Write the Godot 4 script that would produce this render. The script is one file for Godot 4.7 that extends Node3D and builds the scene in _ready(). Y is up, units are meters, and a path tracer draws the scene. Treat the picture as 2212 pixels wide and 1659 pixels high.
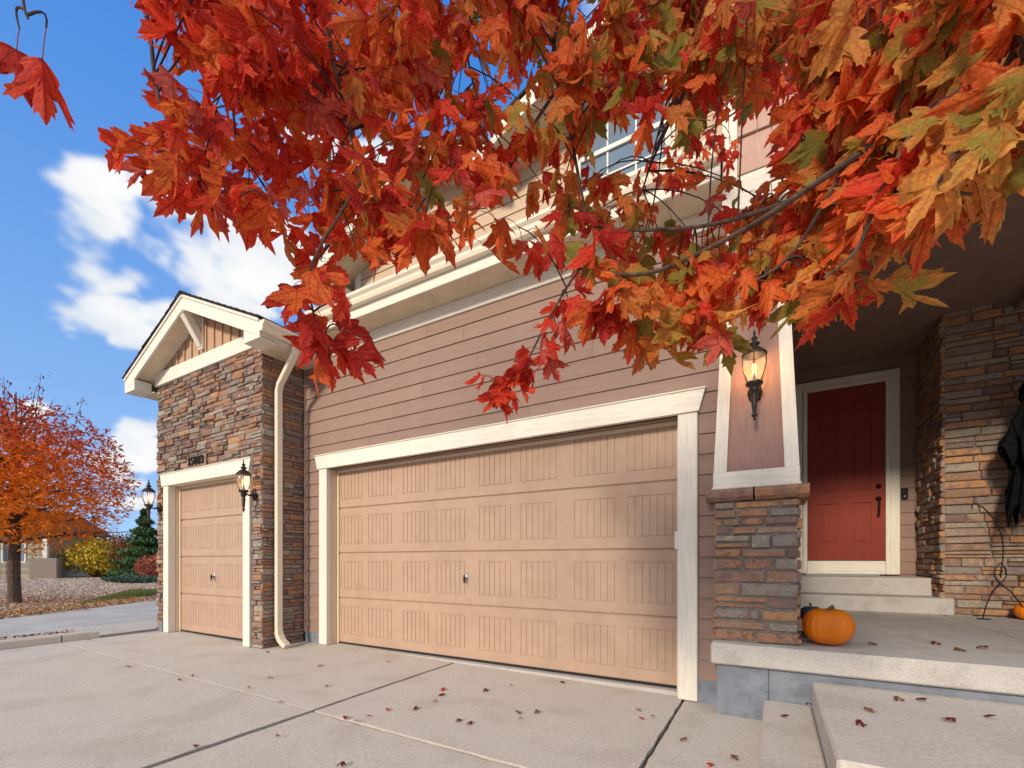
extends Node3D
# Autumn front of a house: two garage doors, stone wing, porch, maple leaves overhead.
# x runs right along the front of the house, z out of the house, y up. Door plane of the wide garage door is z = 0.

const EYE := Vector3(0.0, 1.143, 4.35)
var rng := RandomNumberGenerator.new()
var used := {}
var mats := {}

# ------------------------------------------------------------------ small helpers
func lin(r: float, g: float, b: float) -> Color:
	return Color(r, g, b).linear_to_srgb()

func numbered(n: String) -> String:
	if not used.has(n):
		used[n] = 0
		return n
	used[n] += 1
	return "%s_%03d" % [n, used[n]]

func thing(called: String, label: String, category: String, at := Vector3.ZERO, group := "") -> Node3D:
	var o := Node3D.new()
	o.name = numbered(called)
	add_child(o)
	o.position = at
	o.set_meta("label", label)
	o.set_meta("category", category)
	if group != "":
		o.set_meta("group", group)
	return o

func setting(called: String) -> Node3D:
	var o := Node3D.new()
	o.name = numbered(called)
	add_child(o)
	o.set_meta("kind", "structure")
	return o

func mk() -> SurfaceTool:
	var s := SurfaceTool.new()
	s.begin(Mesh.PRIMITIVE_TRIANGLES)
	s.set_smooth_group(-1)
	return s

func fin(s: SurfaceTool) -> ArrayMesh:
	s.generate_normals()
	return s.commit()

func put(parent: Node3D, called: String, mesh: Mesh, m: Material, tf := Transform3D.IDENTITY) -> MeshInstance3D:
	var o := MeshInstance3D.new()
	o.name = called
	o.mesh = mesh
	if m:
		o.material_override = m
	o.transform = tf
	parent.add_child(o, true)
	return o

func part(parent: Node3D, called: String, s: SurfaceTool, m: Material, tf := Transform3D.IDENTITY) -> MeshInstance3D:
	return put(parent, called, fin(s), m, tf)

func tri(s: SurfaceTool, a: Vector3, b: Vector3, c: Vector3) -> void:
	s.add_vertex(a); s.add_vertex(b); s.add_vertex(c)

func quad(s: SurfaceTool, a: Vector3, b: Vector3, c: Vector3, d: Vector3) -> void:
	tri(s, a, b, c); tri(s, a, c, d)

func hexa(s: SurfaceTool, p: Array) -> void:   # 0-3 bottom loop, 4-7 top loop
	quad(s, p[0], p[1], p[2], p[3])
	quad(s, p[7], p[6], p[5], p[4])
	for i in 4:
		var j := (i + 1) % 4
		quad(s, p[i], p[i + 4], p[j + 4], p[j])

func box(s: SurfaceTool, a: Vector3, b: Vector3, c := 0.0) -> void:   # chamfered by c
	if c <= 0.0:
		hexa(s, [Vector3(a.x, a.y, a.z), Vector3(b.x, a.y, a.z), Vector3(b.x, a.y, b.z), Vector3(a.x, a.y, b.z),
			Vector3(a.x, b.y, a.z), Vector3(b.x, b.y, a.z), Vector3(b.x, b.y, b.z), Vector3(a.x, b.y, b.z)])
		return
	var m := (a + b) / 2.0
	var h := (b - a) / 2.0
	c = min(c, min(h.x, min(h.y, h.z)) * 0.9)
	for ax in 3:
		var u := (ax + 1) % 3
		var v := (ax + 2) % 3
		for sg in [-1.0, 1.0]:
			var q := []
			for k in [[-1, -1], [1, -1], [1, 1], [-1, 1]]:
				var p := Vector3.ZERO
				p[ax] = sg * h[ax]
				p[u] = k[0] * (h[u] - c)
				p[v] = k[1] * (h[v] - c)
				q.append(m + p)
			if sg > 0: quad(s, q[3], q[2], q[1], q[0])
			else: quad(s, q[0], q[1], q[2], q[3])
			# chamfer toward +-u
			for su in [-1.0, 1.0]:
				var e := []
				for k in [-1.0, 1.0]:
					var p1 := Vector3.ZERO
					p1[ax] = sg * h[ax]; p1[u] = su * (h[u] - c); p1[v] = k * (h[v] - c)
					var p2 := Vector3.ZERO
					p2[ax] = sg * (h[ax] - c); p2[u] = su * h[u]; p2[v] = k * (h[v] - c)
					e.append([m + p1, m + p2])
				if sg * su > 0: quad(s, e[0][0], e[1][0], e[1][1], e[0][1])
				else: quad(s, e[0][1], e[1][1], e[1][0], e[0][0])
	for sx in [-1.0, 1.0]:
		for sy in [-1.0, 1.0]:
			for sz in [-1.0, 1.0]:
				var p1 := m + Vector3(sx * h.x, sy * (h.y - c), sz * (h.z - c))
				var p2 := m + Vector3(sx * (h.x - c), sy * h.y, sz * (h.z - c))
				var p3 := m + Vector3(sx * (h.x - c), sy * (h.y - c), sz * h.z)
				if sx * sy * sz > 0: tri(s, p3, p2, p1)
				else: tri(s, p1, p2, p3)

func bx(parent: Node3D, called: String, a: Vector3, b: Vector3, m: Material, c := 0.004) -> MeshInstance3D:
	var s := mk()
	box(s, a, b, c)
	return part(parent, called, s, m)

# polygon (x, y) pushed out from z0 to z1
func prism(s: SurfaceTool, poly: PackedVector2Array, z0: float, z1: float) -> void:
	var t := Geometry2D.triangulate_polygon(poly)
	for i in range(0, t.size(), 3):
		var a := poly[t[i]]; var b := poly[t[i + 1]]; var c := poly[t[i + 2]]
		tri(s, Vector3(a.x, a.y, z1), Vector3(c.x, c.y, z1), Vector3(b.x, b.y, z1))
		tri(s, Vector3(a.x, a.y, z0), Vector3(b.x, b.y, z0), Vector3(c.x, c.y, z0))
	for i in poly.size():
		var a := poly[i]; var b := poly[(i + 1) % poly.size()]
		quad(s, Vector3(a.x, a.y, z0), Vector3(a.x, a.y, z1), Vector3(b.x, b.y, z1), Vector3(b.x, b.y, z0))

func tube(s: SurfaceTool, pts: Array, radii: Array, sides := 8, caps := true) -> void:
	var rings := []
	var side := Vector3.UP.cross(pts[1] - pts[0])
	if side.length() < 0.001 * (pts[1] - pts[0]).length() + 1e-7:
		side = Vector3.RIGHT
	side = side.normalized()
	for i in pts.size():
		var d: Vector3 = (pts[min(i + 1, pts.size() - 1)] - pts[max(i - 1, 0)]).normalized()
		side = (side - d * side.dot(d)).normalized()
		var up := d.cross(side)
		var ring := []
		for k in sides:
			var a := TAU * k / sides
			ring.append(pts[i] + (side * cos(a) + up * sin(a)) * float(radii[i]))
		rings.append(ring)
	for i in pts.size() - 1:
		for k in sides:
			var j := (k + 1) % sides
			quad(s, rings[i][k], rings[i + 1][k], rings[i + 1][j], rings[i][j])
	if caps:
		for e in [0, pts.size() - 1]:
			for k in range(1, sides - 1):
				if e == 0: tri(s, rings[e][0], rings[e][k], rings[e][k + 1])
				else: tri(s, rings[e][0], rings[e][k + 1], rings[e][k])

# rectangular section swept along points; across is the constant sideways axis
func strip(s: SurfaceTool, pts: Array, w: float, t: float, across: Vector3) -> void:
	var rings := []
	for i in pts.size():
		var d: Vector3 = (pts[min(i + 1, pts.size() - 1)] - pts[max(i - 1, 0)]).normalized()
		var n := across.cross(d).normalized()
		var c := 0.18
		var ring := []
		for k in [[-1, -1 + c], [-1 + c, -1], [1 - c, -1], [1, -1 + c], [1, 1 - c], [1 - c, 1], [-1 + c, 1], [-1, 1 - c]]:
			ring.append(pts[i] + across * (k[0] * w / 2) + n * (k[1] * t / 2))
		rings.append(ring)
	for i in pts.size() - 1:
		for k in 8:
			var j := (k + 1) % 8
			quad(s, rings[i][k], rings[i][j], rings[i + 1][j], rings[i + 1][k])
	for k in range(1, 7):
		tri(s, rings[0][0], rings[0][k], rings[0][k + 1])
		var e: Array = rings[-1]
		tri(s, e[0], e[k + 1], e[k])

func lathe(s: SurfaceTool, prof: Array, at: Vector3, segs := 16, smooth := true) -> void:   # prof: [radius, y]
	if smooth: s.set_smooth_group(1)
	for i in prof.size() - 1:
		for k in segs:
			var a := TAU * k / segs
			var b := TAU * (k + 1) / segs
			var p0: Array = prof[i]
			var p1: Array = prof[i + 1]
			var q0 := at + Vector3(cos(a) * p0[0], p0[1], sin(a) * p0[0])
			var q1 := at + Vector3(cos(b) * p0[0], p0[1], sin(b) * p0[0])
			var q2 := at + Vector3(cos(b) * p1[0], p1[1], sin(b) * p1[0])
			var q3 := at + Vector3(cos(a) * p1[0], p1[1], sin(a) * p1[0])
			if p0[0] > 1e-5: tri(s, q0, q1, q2)
			if p1[0] > 1e-5: tri(s, q0, q2, q3)
	s.set_smooth_group(-1)

# a sheet of rectangular cells, each at its own depth, walls between: one connected skin
func relief(s: SurfaceTool, xs: Array, ys: Array, depth: Callable, back: float) -> void:
	var nx := xs.size() - 1
	var ny := ys.size() - 1
	var d := []
	for i in nx:
		var col := []
		for j in ny:
			col.append(depth.call((xs[i] + xs[i + 1]) / 2.0, (ys[j] + ys[j + 1]) / 2.0))
		d.append(col)
	for i in nx:
		for j in ny:
			var z: float = d[i][j]
			quad(s, Vector3(xs[i], ys[j], z), Vector3(xs[i], ys[j + 1], z), Vector3(xs[i + 1], ys[j + 1], z), Vector3(xs[i + 1], ys[j], z))
			var zr: float = d[i + 1][j] if i + 1 < nx else back
			if zr != z:
				quad(s, Vector3(xs[i + 1], ys[j], z), Vector3(xs[i + 1], ys[j + 1], z), Vector3(xs[i + 1], ys[j + 1], zr), Vector3(xs[i + 1], ys[j], zr))
			var zu: float = d[i][j + 1] if j + 1 < ny else back
			if zu != z:
				quad(s, Vector3(xs[i], ys[j + 1], z), Vector3(xs[i], ys[j + 1], zu), Vector3(xs[i + 1], ys[j + 1], zu), Vector3(xs[i + 1], ys[j + 1], z))
			if i == 0:
				quad(s, Vector3(xs[0], ys[j], z), Vector3(xs[0], ys[j], back), Vector3(xs[0], ys[j + 1], back), Vector3(xs[0], ys[j + 1], z))
			if j == 0:
				quad(s, Vector3(xs[i], ys[0], z), Vector3(xs[i + 1], ys[0], z), Vector3(xs[i + 1], ys[0], back), Vector3(xs[i], ys[0], back))
	quad(s, Vector3(xs[0], ys[0], back), Vector3(xs[nx], ys[0], back), Vector3(xs[nx], ys[ny], back), Vector3(xs[0], ys[ny], back))

# where the photograph's spot (in its 2212-wide view) lies at a given distance along the view
func spot(px: float, py: float, d: float) -> Vector3:
	var r := (px - 1106.0) / 980.0 * d
	var c := cos(PI / 6)
	return EYE + Vector3(-0.5 * d + c * r, (1211.0 - py) / 980.0 * d, -c * d - 0.5 * r)

func seen(p: Vector3) -> Vector3:   # x, y in the view, z the distance
	var q := p - EYE
	var c := cos(PI / 6)
	var d := -0.5 * q.x - c * q.z
	if d < 0.02:
		return Vector3(-9999, -9999, d)
	return Vector3(1106.0 + 980.0 * (c * q.x - 0.5 * q.z) / d, 1211.0 - 980.0 * q.y / d, d)

func lay(x: float, z: float) -> float:   # the driveway's gentle fall
	return -0.03 - 0.009 * clampf(x, -10.0, 3.0) - 0.012 * (clampf(z, -1.0, 8.0) - 0.4)

# ------------------------------------------------------------------ textures and materials
func noise(sd: int, freq: float, oct := 4, kind := FastNoiseLite.TYPE_SIMPLEX_SMOOTH) -> FastNoiseLite:
	var n := FastNoiseLite.new()
	n.seed = sd
	n.frequency = freq
	n.noise_type = kind
	n.fractal_octaves = oct
	return n

# colours (linear) mixed by two layers of noise
func blend_tex(sd: int, size: int, coarse: float, fine: float, cols: Array, grain := 0.12) -> ImageTexture:
	var a := noise(sd, coarse, 4).get_seamless_image(size, size)
	var b := noise(sd + 7, fine, 3).get_seamless_image(size, size)
	a.convert(Image.FORMAT_L8)
	b.convert(Image.FORMAT_L8)
	var da := a.get_data()
	var db := b.get_data()
	var out := PackedByteArray()
	out.resize(size * size * 3)
	var n := cols.size() - 1
	var lut := []
	for i in 256:
		var t := clampf((i / 255.0 - 0.18) / 0.64, 0.0, 0.9999) * n
		var k := int(t)
		var c: Color = cols[k]
		lut.append(c.lerp(cols[k + 1], smoothstep(0.0, 1.0, t - k)))
	for i in size * size:
		var c: Color = lut[da[i]]
		var g := 1.0 + grain * (db[i] / 127.5 - 1.0) * 1.6
		var e := Color(c.r * g, c.g * g, c.b * g).linear_to_srgb()
		out[i * 3] = int(clampf(e.r, 0, 1) * 255)
		out[i * 3 + 1] = int(clampf(e.g, 0, 1) * 255)
		out[i * 3 + 2] = int(clampf(e.b, 0, 1) * 255)
	var im := Image.create_from_data(size, size, false, Image.FORMAT_RGB8, out)
	im.generate_mipmaps()
	return ImageTexture.create_from_image(im)

func bump_tex(sd: int, size: int, freq: float, strength: float, oct := 4) -> ImageTexture:
	var a := noise(sd, freq, oct).get_seamless_image(size, size)
	a.convert(Image.FORMAT_RGBA8)
	a.bump_map_to_normal_map(strength)
	a.generate_mipmaps()
	return ImageTexture.create_from_image(a)

func matt(col: Color, rough := 0.8, tex: Texture2D = null, scale := Vector3.ONE, nrm: Texture2D = null, nstr := 0.5) -> StandardMaterial3D:
	var m := StandardMaterial3D.new()
	m.albedo_color = col
	m.roughness = rough
	m.metallic_specular = 0.4
	if tex or nrm:
		m.uv1_triplanar = true
		m.uv1_world_triplanar = true
		m.uv1_scale = scale
	if tex: m.albedo_texture = tex
	if nrm:
		m.normal_enabled = true
		m.normal_texture = nrm
		m.normal_scale = nstr
	return m

func v3(a: float) -> Vector3:
	return Vector3(a, a, a)

func c3(a: Array) -> Color:
	return Color(a[0], a[1], a[2])

func make_materials() -> void:
	var grain_n := bump_tex(3, 256, 0.03, 3.0)
	var rough_n := bump_tex(5, 512, 0.05, 5.0, 5)
	var wood := blend_tex(11, 256, 0.012, 0.05, [Color(0.9, 0.9, 0.9), Color(1, 1, 1)], 0.05)
	var g := Vector3(0.7, 9.0, 0.7)
	var gv := Vector3(9.0, 0.7, 9.0)
	mats.siding = []
	for i in 4:
		var k: float = [1.0, 0.95, 1.04, 0.98][i]
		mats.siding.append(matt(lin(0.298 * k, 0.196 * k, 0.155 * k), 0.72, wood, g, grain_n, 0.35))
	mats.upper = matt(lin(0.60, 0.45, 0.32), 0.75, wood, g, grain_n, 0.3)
	mats.trim = matt(lin(0.78, 0.73, 0.63), 0.6, wood, g, grain_n, 0.25)
	mats.trim_v = matt(lin(0.78, 0.73, 0.63), 0.6, wood, gv, grain_n, 0.25)
	mats.soffit = matt(lin(0.72, 0.60, 0.44), 0.7, wood, v3(0.8), grain_n, 0.15)
	mats.metal_cream = matt(lin(0.76, 0.67, 0.53), 0.4)
	mats.jamb = matt(lin(0.72, 0.58, 0.42), 0.65, wood, gv, grain_n, 0.2)
	var dt := blend_tex(21, 512, 0.006, 0.03, [Color(0.425, 0.285, 0.202), Color(0.455, 0.307, 0.220), Color(0.435, 0.292, 0.208)], 0.03)
	mats.garage_door = matt(Color.WHITE, 0.55, dt, Vector3(0.45, 0.45, 0.45), grain_n, 0.12)
	mats.gable = matt(lin(0.50, 0.32, 0.21), 0.75, wood, gv, grain_n, 0.3)
	mats.shingle = []
	for k in [1.0, 0.93, 1.05]:
		mats.shingle.append(matt(lin(0.50 * k, 0.325 * k, 0.26 * k), 0.8, wood, gv, grain_n, 0.5))
	mats.panel = matt(lin(0.36, 0.21, 0.17), 0.7, wood, gv, grain_n, 0.5)
	mats.red_door = matt(lin(0.26, 0.047, 0.031), 0.5, wood, gv, grain_n, 0.12)
	mats.red_door.metallic_specular = 0.2
	mats.rubber = matt(lin(0.02, 0.02, 0.02), 0.85)
	mats.black_iron = matt(lin(0.018, 0.016, 0.015), 0.5)
	mats.black_iron.metallic = 0.6
	mats.bronze = matt(lin(0.05, 0.04, 0.034), 0.42, blend_tex(31, 128, 0.03, 0.2, [Color(0.7, 0.7, 0.7), Color(1, 1, 1)], 0.15), v3(8))
	mats.bronze.metallic = 0.55
	mats.steel = matt(lin(0.5, 0.5, 0.5), 0.25)
	mats.steel.metallic = 1.0
	var con := blend_tex(41, 1024, 0.0035, 0.11, [Color(0.485, 0.43, 0.375), Color(0.525, 0.475, 0.42), Color(0.54, 0.49, 0.435), Color(0.515, 0.465, 0.415)], 0.12)
	mats.concrete = matt(Color.WHITE, 0.85, con, v3(0.29), rough_n, 0.05)
	var con2 := blend_tex(47, 1024, 0.005, 0.10, [Color(0.41, 0.38, 0.345), Color(0.47, 0.435, 0.40), Color(0.495, 0.46, 0.425), Color(0.45, 0.42, 0.385)], 0.10)
	mats.porch = matt(Color.WHITE, 0.85, con2, Vector3(0.5, 0.5, 0.5), rough_n, 0.08)
	var fnd := blend_tex(53, 512, 0.01, 0.15, [Color(0.15, 0.17, 0.205), Color(0.19, 0.213, 0.255), Color(0.225, 0.25, 0.29)], 0.08)
	mats.foundation = matt(Color.WHITE, 0.8, fnd, v3(1.0), rough_n, 0.3)
	mats.joint = matt(Color.WHITE, 0.95, blend_tex(59, 128, 0.05, 0.2, [Color(0.05, 0.042, 0.035), Color(0.12, 0.10, 0.08)], 0.3), v3(3))
	mats.mortar = matt(Color.WHITE, 0.95, blend_tex(61, 256, 0.02, 0.2, [Color(0.22, 0.20, 0.175), Color(0.31, 0.285, 0.25)], 0.15), v3(2), rough_n, 0.6)
	mats.stone_back = matt(Color.WHITE, 0.95, blend_tex(62, 128, 0.03, 0.2, [Color(0.06, 0.05, 0.042), Color(0.13, 0.11, 0.09)], 0.2), v3(2))
	# manufactured ledge stone: each tint a mix of earth colours
	var maroon := Color(0.175, 0.092, 0.078)
	var plum := Color(0.20, 0.125, 0.12)
	var brown := Color(0.26, 0.155, 0.105)
	var rust := Color(0.43, 0.20, 0.085)
	var amber := Color(0.52, 0.27, 0.115)
	var olive := Color(0.27, 0.245, 0.195)
	var grey := Color(0.25, 0.235, 0.215)
	var tan_c := Color(0.44, 0.355, 0.26)
	var pink := Color(0.36, 0.22, 0.17)
	var sets := [[maroon, brown, pink], [maroon, plum, brown], [brown, rust, maroon], [rust, amber, brown], [grey, olive, tan_c], [olive, grey, brown], [plum, grey, maroon], [tan_c, pink, olive], [pink, brown, rust], [grey, plum, olive], [maroon, rust, plum], [olive, tan_c, grey]]
	for k in sets.size():
		for q in 3:
			sets[k][q] = (sets[k][q] as Color).lerp(Color(0.275, 0.190, 0.145), 0.24)
	mats.stone = []
	for i in sets.size():
		mats.stone.append(matt(Color.WHITE, 0.88, blend_tex(100 + i * 3, 256, 0.016, 0.13, [sets[i][0], sets[i][1], sets[i][2]], 0.22), v3(1.7 + 0.13 * i), rough_n, 0.9))
	mats.roof = []
	for k in [0.8, 1.0, 1.25]:
		mats.roof.append(matt(lin(0.06 * k, 0.05 * k, 0.045 * k), 0.95, blend_tex(71, 128, 0.05, 0.3, [Color(0.6, 0.6, 0.6), Color(1, 1, 1)], 0.3), v3(4), rough_n, 0.8))
	mats.bark = matt(Color.WHITE, 0.9, blend_tex(81, 256, 0.02, 0.1, [Color(0.05, 0.032, 0.026), Color(0.10, 0.065, 0.05), Color(0.14, 0.10, 0.08)], 0.25), Vector3(6, 1.5, 6), rough_n, 0.8)
	mats.twig = matt(lin(0.055, 0.028, 0.024), 0.7)
	mats.glass = matt(Color(0.75, 0.82, 0.9, 0.12), 0.04)
	mats.glass.transparency = BaseMaterial3D.TRANSPARENCY_ALPHA
	mats.lamp_glass = matt(Color(1.0, 0.95, 0.88, 0.07), 0.05)
	mats.lamp_glass.transparency = BaseMaterial3D.TRANSPARENCY_ALPHA
	mats.pane = matt(lin(0.16, 0.22, 0.28), 0.05)
	mats.pane.metallic_specular = 0.9
	mats.bulb = matt(Color(1, 0.9, 0.75), 0.5)
	mats.bulb.emission_enabled = true
	mats.bulb.emission = Color(1.0, 0.72, 0.40)
	mats.bulb.emission_energy_multiplier = 2.2
	mats.white_plastic = matt(lin(0.75, 0.74, 0.7), 0.5)

# ------------------------------------------------------------------ sky
func make_sky() -> PanoramaSkyMaterial:
	var w := 2048
	var h := 1024
	var big := noise(5, 1.7, 5)
	var small := noise(9, 5.0, 5)
	var shade := noise(17, 2.6, 4)
	var warp := noise(23, 6.0, 5)
	# cloud banks as the picture shows them: place in the view, half-width, half-height
	var banks := [[215, 420, 100, 85], [180, 520, 105, 90], [280, 590, 130, 70], [180, 670, 115, 60], [440, 580, 170, 100], [560, 560, 130, 140], [395, 450, 70, 80], [430, 670, 220, 75], [330, 400, 60, 40], [285, 738, 55, 30], [295, 930, 75, 38], [290, 985, 70, 30], [285, 1060, 60, 20], [60, 880, 55, 25], [900, 350, 120, 60], [700, 250, 100, 40]]
	var out := PackedByteArray()
	out.resize(w * h * 3)
	var low := Color(0.62, 0.66, 0.66)
	for j in h:
		var th := PI * (j + 0.5) / h
		var y := cos(th)
		var sr := sin(th)
		var e := maxf(y, 0.0)
		var t := pow(e, 0.55)
		var base := Color(0.31, 0.48, 0.68).lerp(Color(0.030, 0.152, 0.465), clampf(t * 1.15, 0, 1))
		for i in w:
			var k := (j * w + i) * 3
			var c := base
			if y < -0.02:
				c = Color(0.30, 0.28, 0.25)
			elif y < 0.85 or (i % 1) == 0:
				var ph := TAU * (i + 0.5) / w
				var d := Vector3(sin(ph) * sr, y, -cos(ph) * sr)
				var q := Vector3(d.x, d.y * 1.7 + 0.3, d.z)
				var n := big.get_noise_3dv(q)
				var f := small.get_noise_3dv(q)
				var dens := n * 1.1 + f * 0.5 + 0.34
				var dp := -0.5 * d.x - 0.8660254 * d.z
				if dp > 0.2:
					var px := 1106.0 + 980.0 * (0.8660254 * d.x - 0.5 * d.z) / dp
					var py := 1211.0 - 980.0 * d.y / dp
					if px > -400 and px < 1400:
						var g := -1.0
						px += 75.0 * warp.get_noise_3dv(q) + 26.0 * small.get_noise_3dv(q * 2.3)
						py += 75.0 * warp.get_noise_3dv(q + Vector3(7, 3, 5)) + 26.0 * small.get_noise_3dv(q * 2.3 + Vector3(3, 1, 9))
						for b in banks:
							var rx: float = (px - b[0]) / b[2]
							var ry: float = (py - b[1]) / b[3]
							g = maxf(g, 1.0 - sqrt(rx * rx + ry * ry))
						var inside := smoothstep(-400.0, -100.0, px) * (1.0 - smoothstep(1000.0, 1400.0, px))
						dens = lerpf(dens, g * 0.62 + f * 0.95 + 0.13, inside)
				var al := smoothstep(-0.04, 0.44, dens) * smoothstep(-0.01, 0.05, y)
				if al > 0.0:
					var sh := clampf(0.55 + dens * 0.35 + shade.get_noise_3dv(q * 2.2) * 0.8, 0.0, 1.0)
					c = c.lerp(Color(0.42, 0.47, 0.54).lerp(Color(0.62, 0.62, 0.62), sh), al)
			var s := c.linear_to_srgb()
			out[k] = int(clampf(s.r, 0, 1) * 255)
			out[k + 1] = int(clampf(s.g, 0, 1) * 255)
			out[k + 2] = int(clampf(s.b, 0, 1) * 255)
	var m := PanoramaSkyMaterial.new()
	m.panorama = ImageTexture.create_from_image(Image.create_from_data(w, h, false, Image.FORMAT_RGB8, out))
	m.energy_multiplier = 1.0
	return m

# ------------------------------------------------------------------ stone facing
var stone_kinds := []
var split_chance := 0.3

func make_stone_kinds() -> void:
	for n in 12:
		var s := mk()
		var ring := [[-0.5, -0.5], [0, -0.5], [0.5, -0.5], [0.5, 0], [0.5, 0.5], [0, 0.5], [-0.5, 0.5], [-0.5, 0]]
		var r0 := []; var r1 := []; var r2 := []
		for p in ring:
			var jx: float = rng.randf_range(-0.02, 0.02)
			var jy: float = rng.randf_range(-0.06, 0.06)
			r0.append(Vector3(p[0], p[1], 0))
			r1.append(Vector3(p[0] + jx * 0.6, p[1] + jy * 0.6, rng.randf_range(0.55, 0.8)))
			r2.append(Vector3(p[0] * 0.93 + jx, p[1] * 0.80 + jy, rng.randf_range(0.80, 1.0)))
		var mid := Vector3(rng.randf_range(-0.2, 0.2), rng.randf_range(-0.15, 0.15), rng.randf_range(0.88, 1.08))
		for i in 8:
			var j := (i + 1) % 8
			quad(s, r0[i], r1[i], r1[j], r0[j])
			quad(s, r1[i], r2[i], r2[j], r1[j])
			tri(s, r2[i], mid, r2[j])
		stone_kinds.append(fin(s))

# stones laid in courses over a face: origin o, along u, up, outward n. free(a, b, y0, y1) says whether the spot is open
func stones_for(o: Vector3, u: Vector3, n: Vector3, width: float, y0: float, y1: float, hs: Vector2, ls: Vector2, ds: Vector2, gap: float, weights: Array, cut: Array) -> Array:
	var list := []
	var y := y0
	while y < y1 - 0.015:
		var h: float = rng.randf_range(hs.x, hs.y)
		if y1 - y - h < hs.x * 0.8: h = y1 - y
		var x := 0.0
		while x < width - 0.01:
			var l: float = rng.randf_range(ls.x, ls.y) * (0.55 if rng.randf() < 0.14 else 1.0)
			if width - x - l < ls.x * 0.7: l = width - x
			var segs := [[y, h]]
			if h > hs.y * 0.75 and rng.randf() < split_chance:
				var f: float = rng.randf_range(0.4, 0.6)
				segs = [[y, h * f], [y + h * f, h * (1 - f)]]
			for sg in segs:
				var a: float = x; var b: float = x + l
				var c: float = sg[0]; var e: float = sg[0] + sg[1]
				var ok := true
				for k in cut:   # [x0, x1, ya, yb] openings
					if a < k[1] and b > k[0] and c < k[3] - 0.005 and e > k[2] + 0.005:
						# trim the stone to the opening's edge where most of it stays
						if e > k[3] and k[3] - c < sg[1] * 0.85 and e - k[3] > 0.012: c = k[3]
						elif a < k[0] and k[0] - a > 0.025: b = k[0]
						elif b > k[1] and b - k[1] > 0.025: a = k[1]
						else: ok = false
				if not ok: continue
				var dd: float = rng.randf_range(ds.x, ds.y)
				var g: float = gap * rng.randf_range(0.7, 1.2)
				var bs := Basis(u * (b - a - g), Vector3.UP * (e - c - g), n * dd)
				bs = Basis(n, rng.randf_range(-0.012, 0.012)) * bs
				list.append({"t": Transform3D(bs, o + u * ((a + b) / 2) + Vector3.UP * ((c + e) / 2)), "m": pick(weights), "k": rng.randi() % 12, "s": 0.0})
			x += l
		y += h
	return list

func pick(weights: Array) -> int:
	var total := 0.0
	for w in weights: total += w
	var r: float = rng.randf() * total
	for i in weights.size():
		r -= weights[i]
		if r <= 0: return i
	return 0

# the first `most` stones that show largest become parts, the rest one joined part
func lay_stones(parent: Node3D, list: Array, most: int) -> void:
	for st in list:
		var t: Transform3D = st.t
		var c := seen(t.origin)
		var n := t.basis.z.normalized()
		var face := absf(n.dot((EYE - t.origin).normalized()))
		var inside := 1.0 if c.x > -20 and c.x < 2240 and c.y > -20 and c.y < 1680 and c.z > 0 else 0.02
		if n.dot(EYE - t.origin) < 0: inside = 0.001
		st.s = t.basis.x.length() * t.basis.y.length() * face / maxf(c.z * c.z, 0.01) * inside
	list.sort_custom(func(a, b): return a.s > b.s)
	var rest := {}
	for i in list.size():
		var st: Dictionary = list[i]
		if i < most and st.s > 0.0:
			put(parent, "stone", stone_kinds[st.k], mats.stone[st.m], st.t)
		else:
			if not rest.has(st.m):
				rest[st.m] = SurfaceTool.new()
				rest[st.m].begin(Mesh.PRIMITIVE_TRIANGLES)
			rest[st.m].append_from(stone_kinds[st.k], 0, st.t)
	if rest.size() > 0:
		var am := ArrayMesh.new()
		for k in rest:
			rest[k].set_material(mats.stone[k])
			rest[k].commit(am)
		var o := put(parent, "smaller_stones", am, null)
		o.set_meta("kind", "stuff")

# ------------------------------------------------------------------ lap siding: every board a part
func siding(parent: Node3D, x0: float, x1: float, y0: float, y1: float, zw: float, step: float, m, cut: Array, called := "siding_board") -> void:
	var y := y0
	var row := 0
	while y < y1 - 0.01:
		var top: float = minf(y + step, y1)
		var spans := [[x0, x1]]
		for k in cut:
			if y < k[3] - 0.02 and top > k[2] + 0.02:
				var ns := []
				for sp in spans:
					if k[1] <= sp[0] or k[0] >= sp[1]:
						ns.append(sp)
					else:
						if k[0] > sp[0]: ns.append([sp[0], k[0]])
						if k[1] < sp[1]: ns.append([k[1], sp[1]])
				spans = ns
		for sp in spans:
			var a: float = sp[0]
			while a < sp[1] - 0.01:
				var b: float = sp[1]
				if b - a > 2.2:
					b = a + rng.randf_range(1.2, 2.9)
					if sp[1] - b < 0.5: b = sp[1]
				var bb := b - (0.0025 if b < sp[1] else 0.0)
				var s := mk()
				var lo := zw + 0.020
				var hi := zw + 0.006
				hexa(s, [Vector3(a, y, zw), Vector3(bb, y, zw), Vector3(bb, y, lo), Vector3(a, y, lo),
					Vector3(a, top - 0.003, zw), Vector3(bb, top - 0.003, zw), Vector3(bb, top - 0.003, hi), Vector3(a, top - 0.003, hi)])
				var mm: Material = m[rng.randi() % m.size()] if m is Array else m
				part(parent, called, s, mm)
				a = b
		y = top
		row += 1

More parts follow.
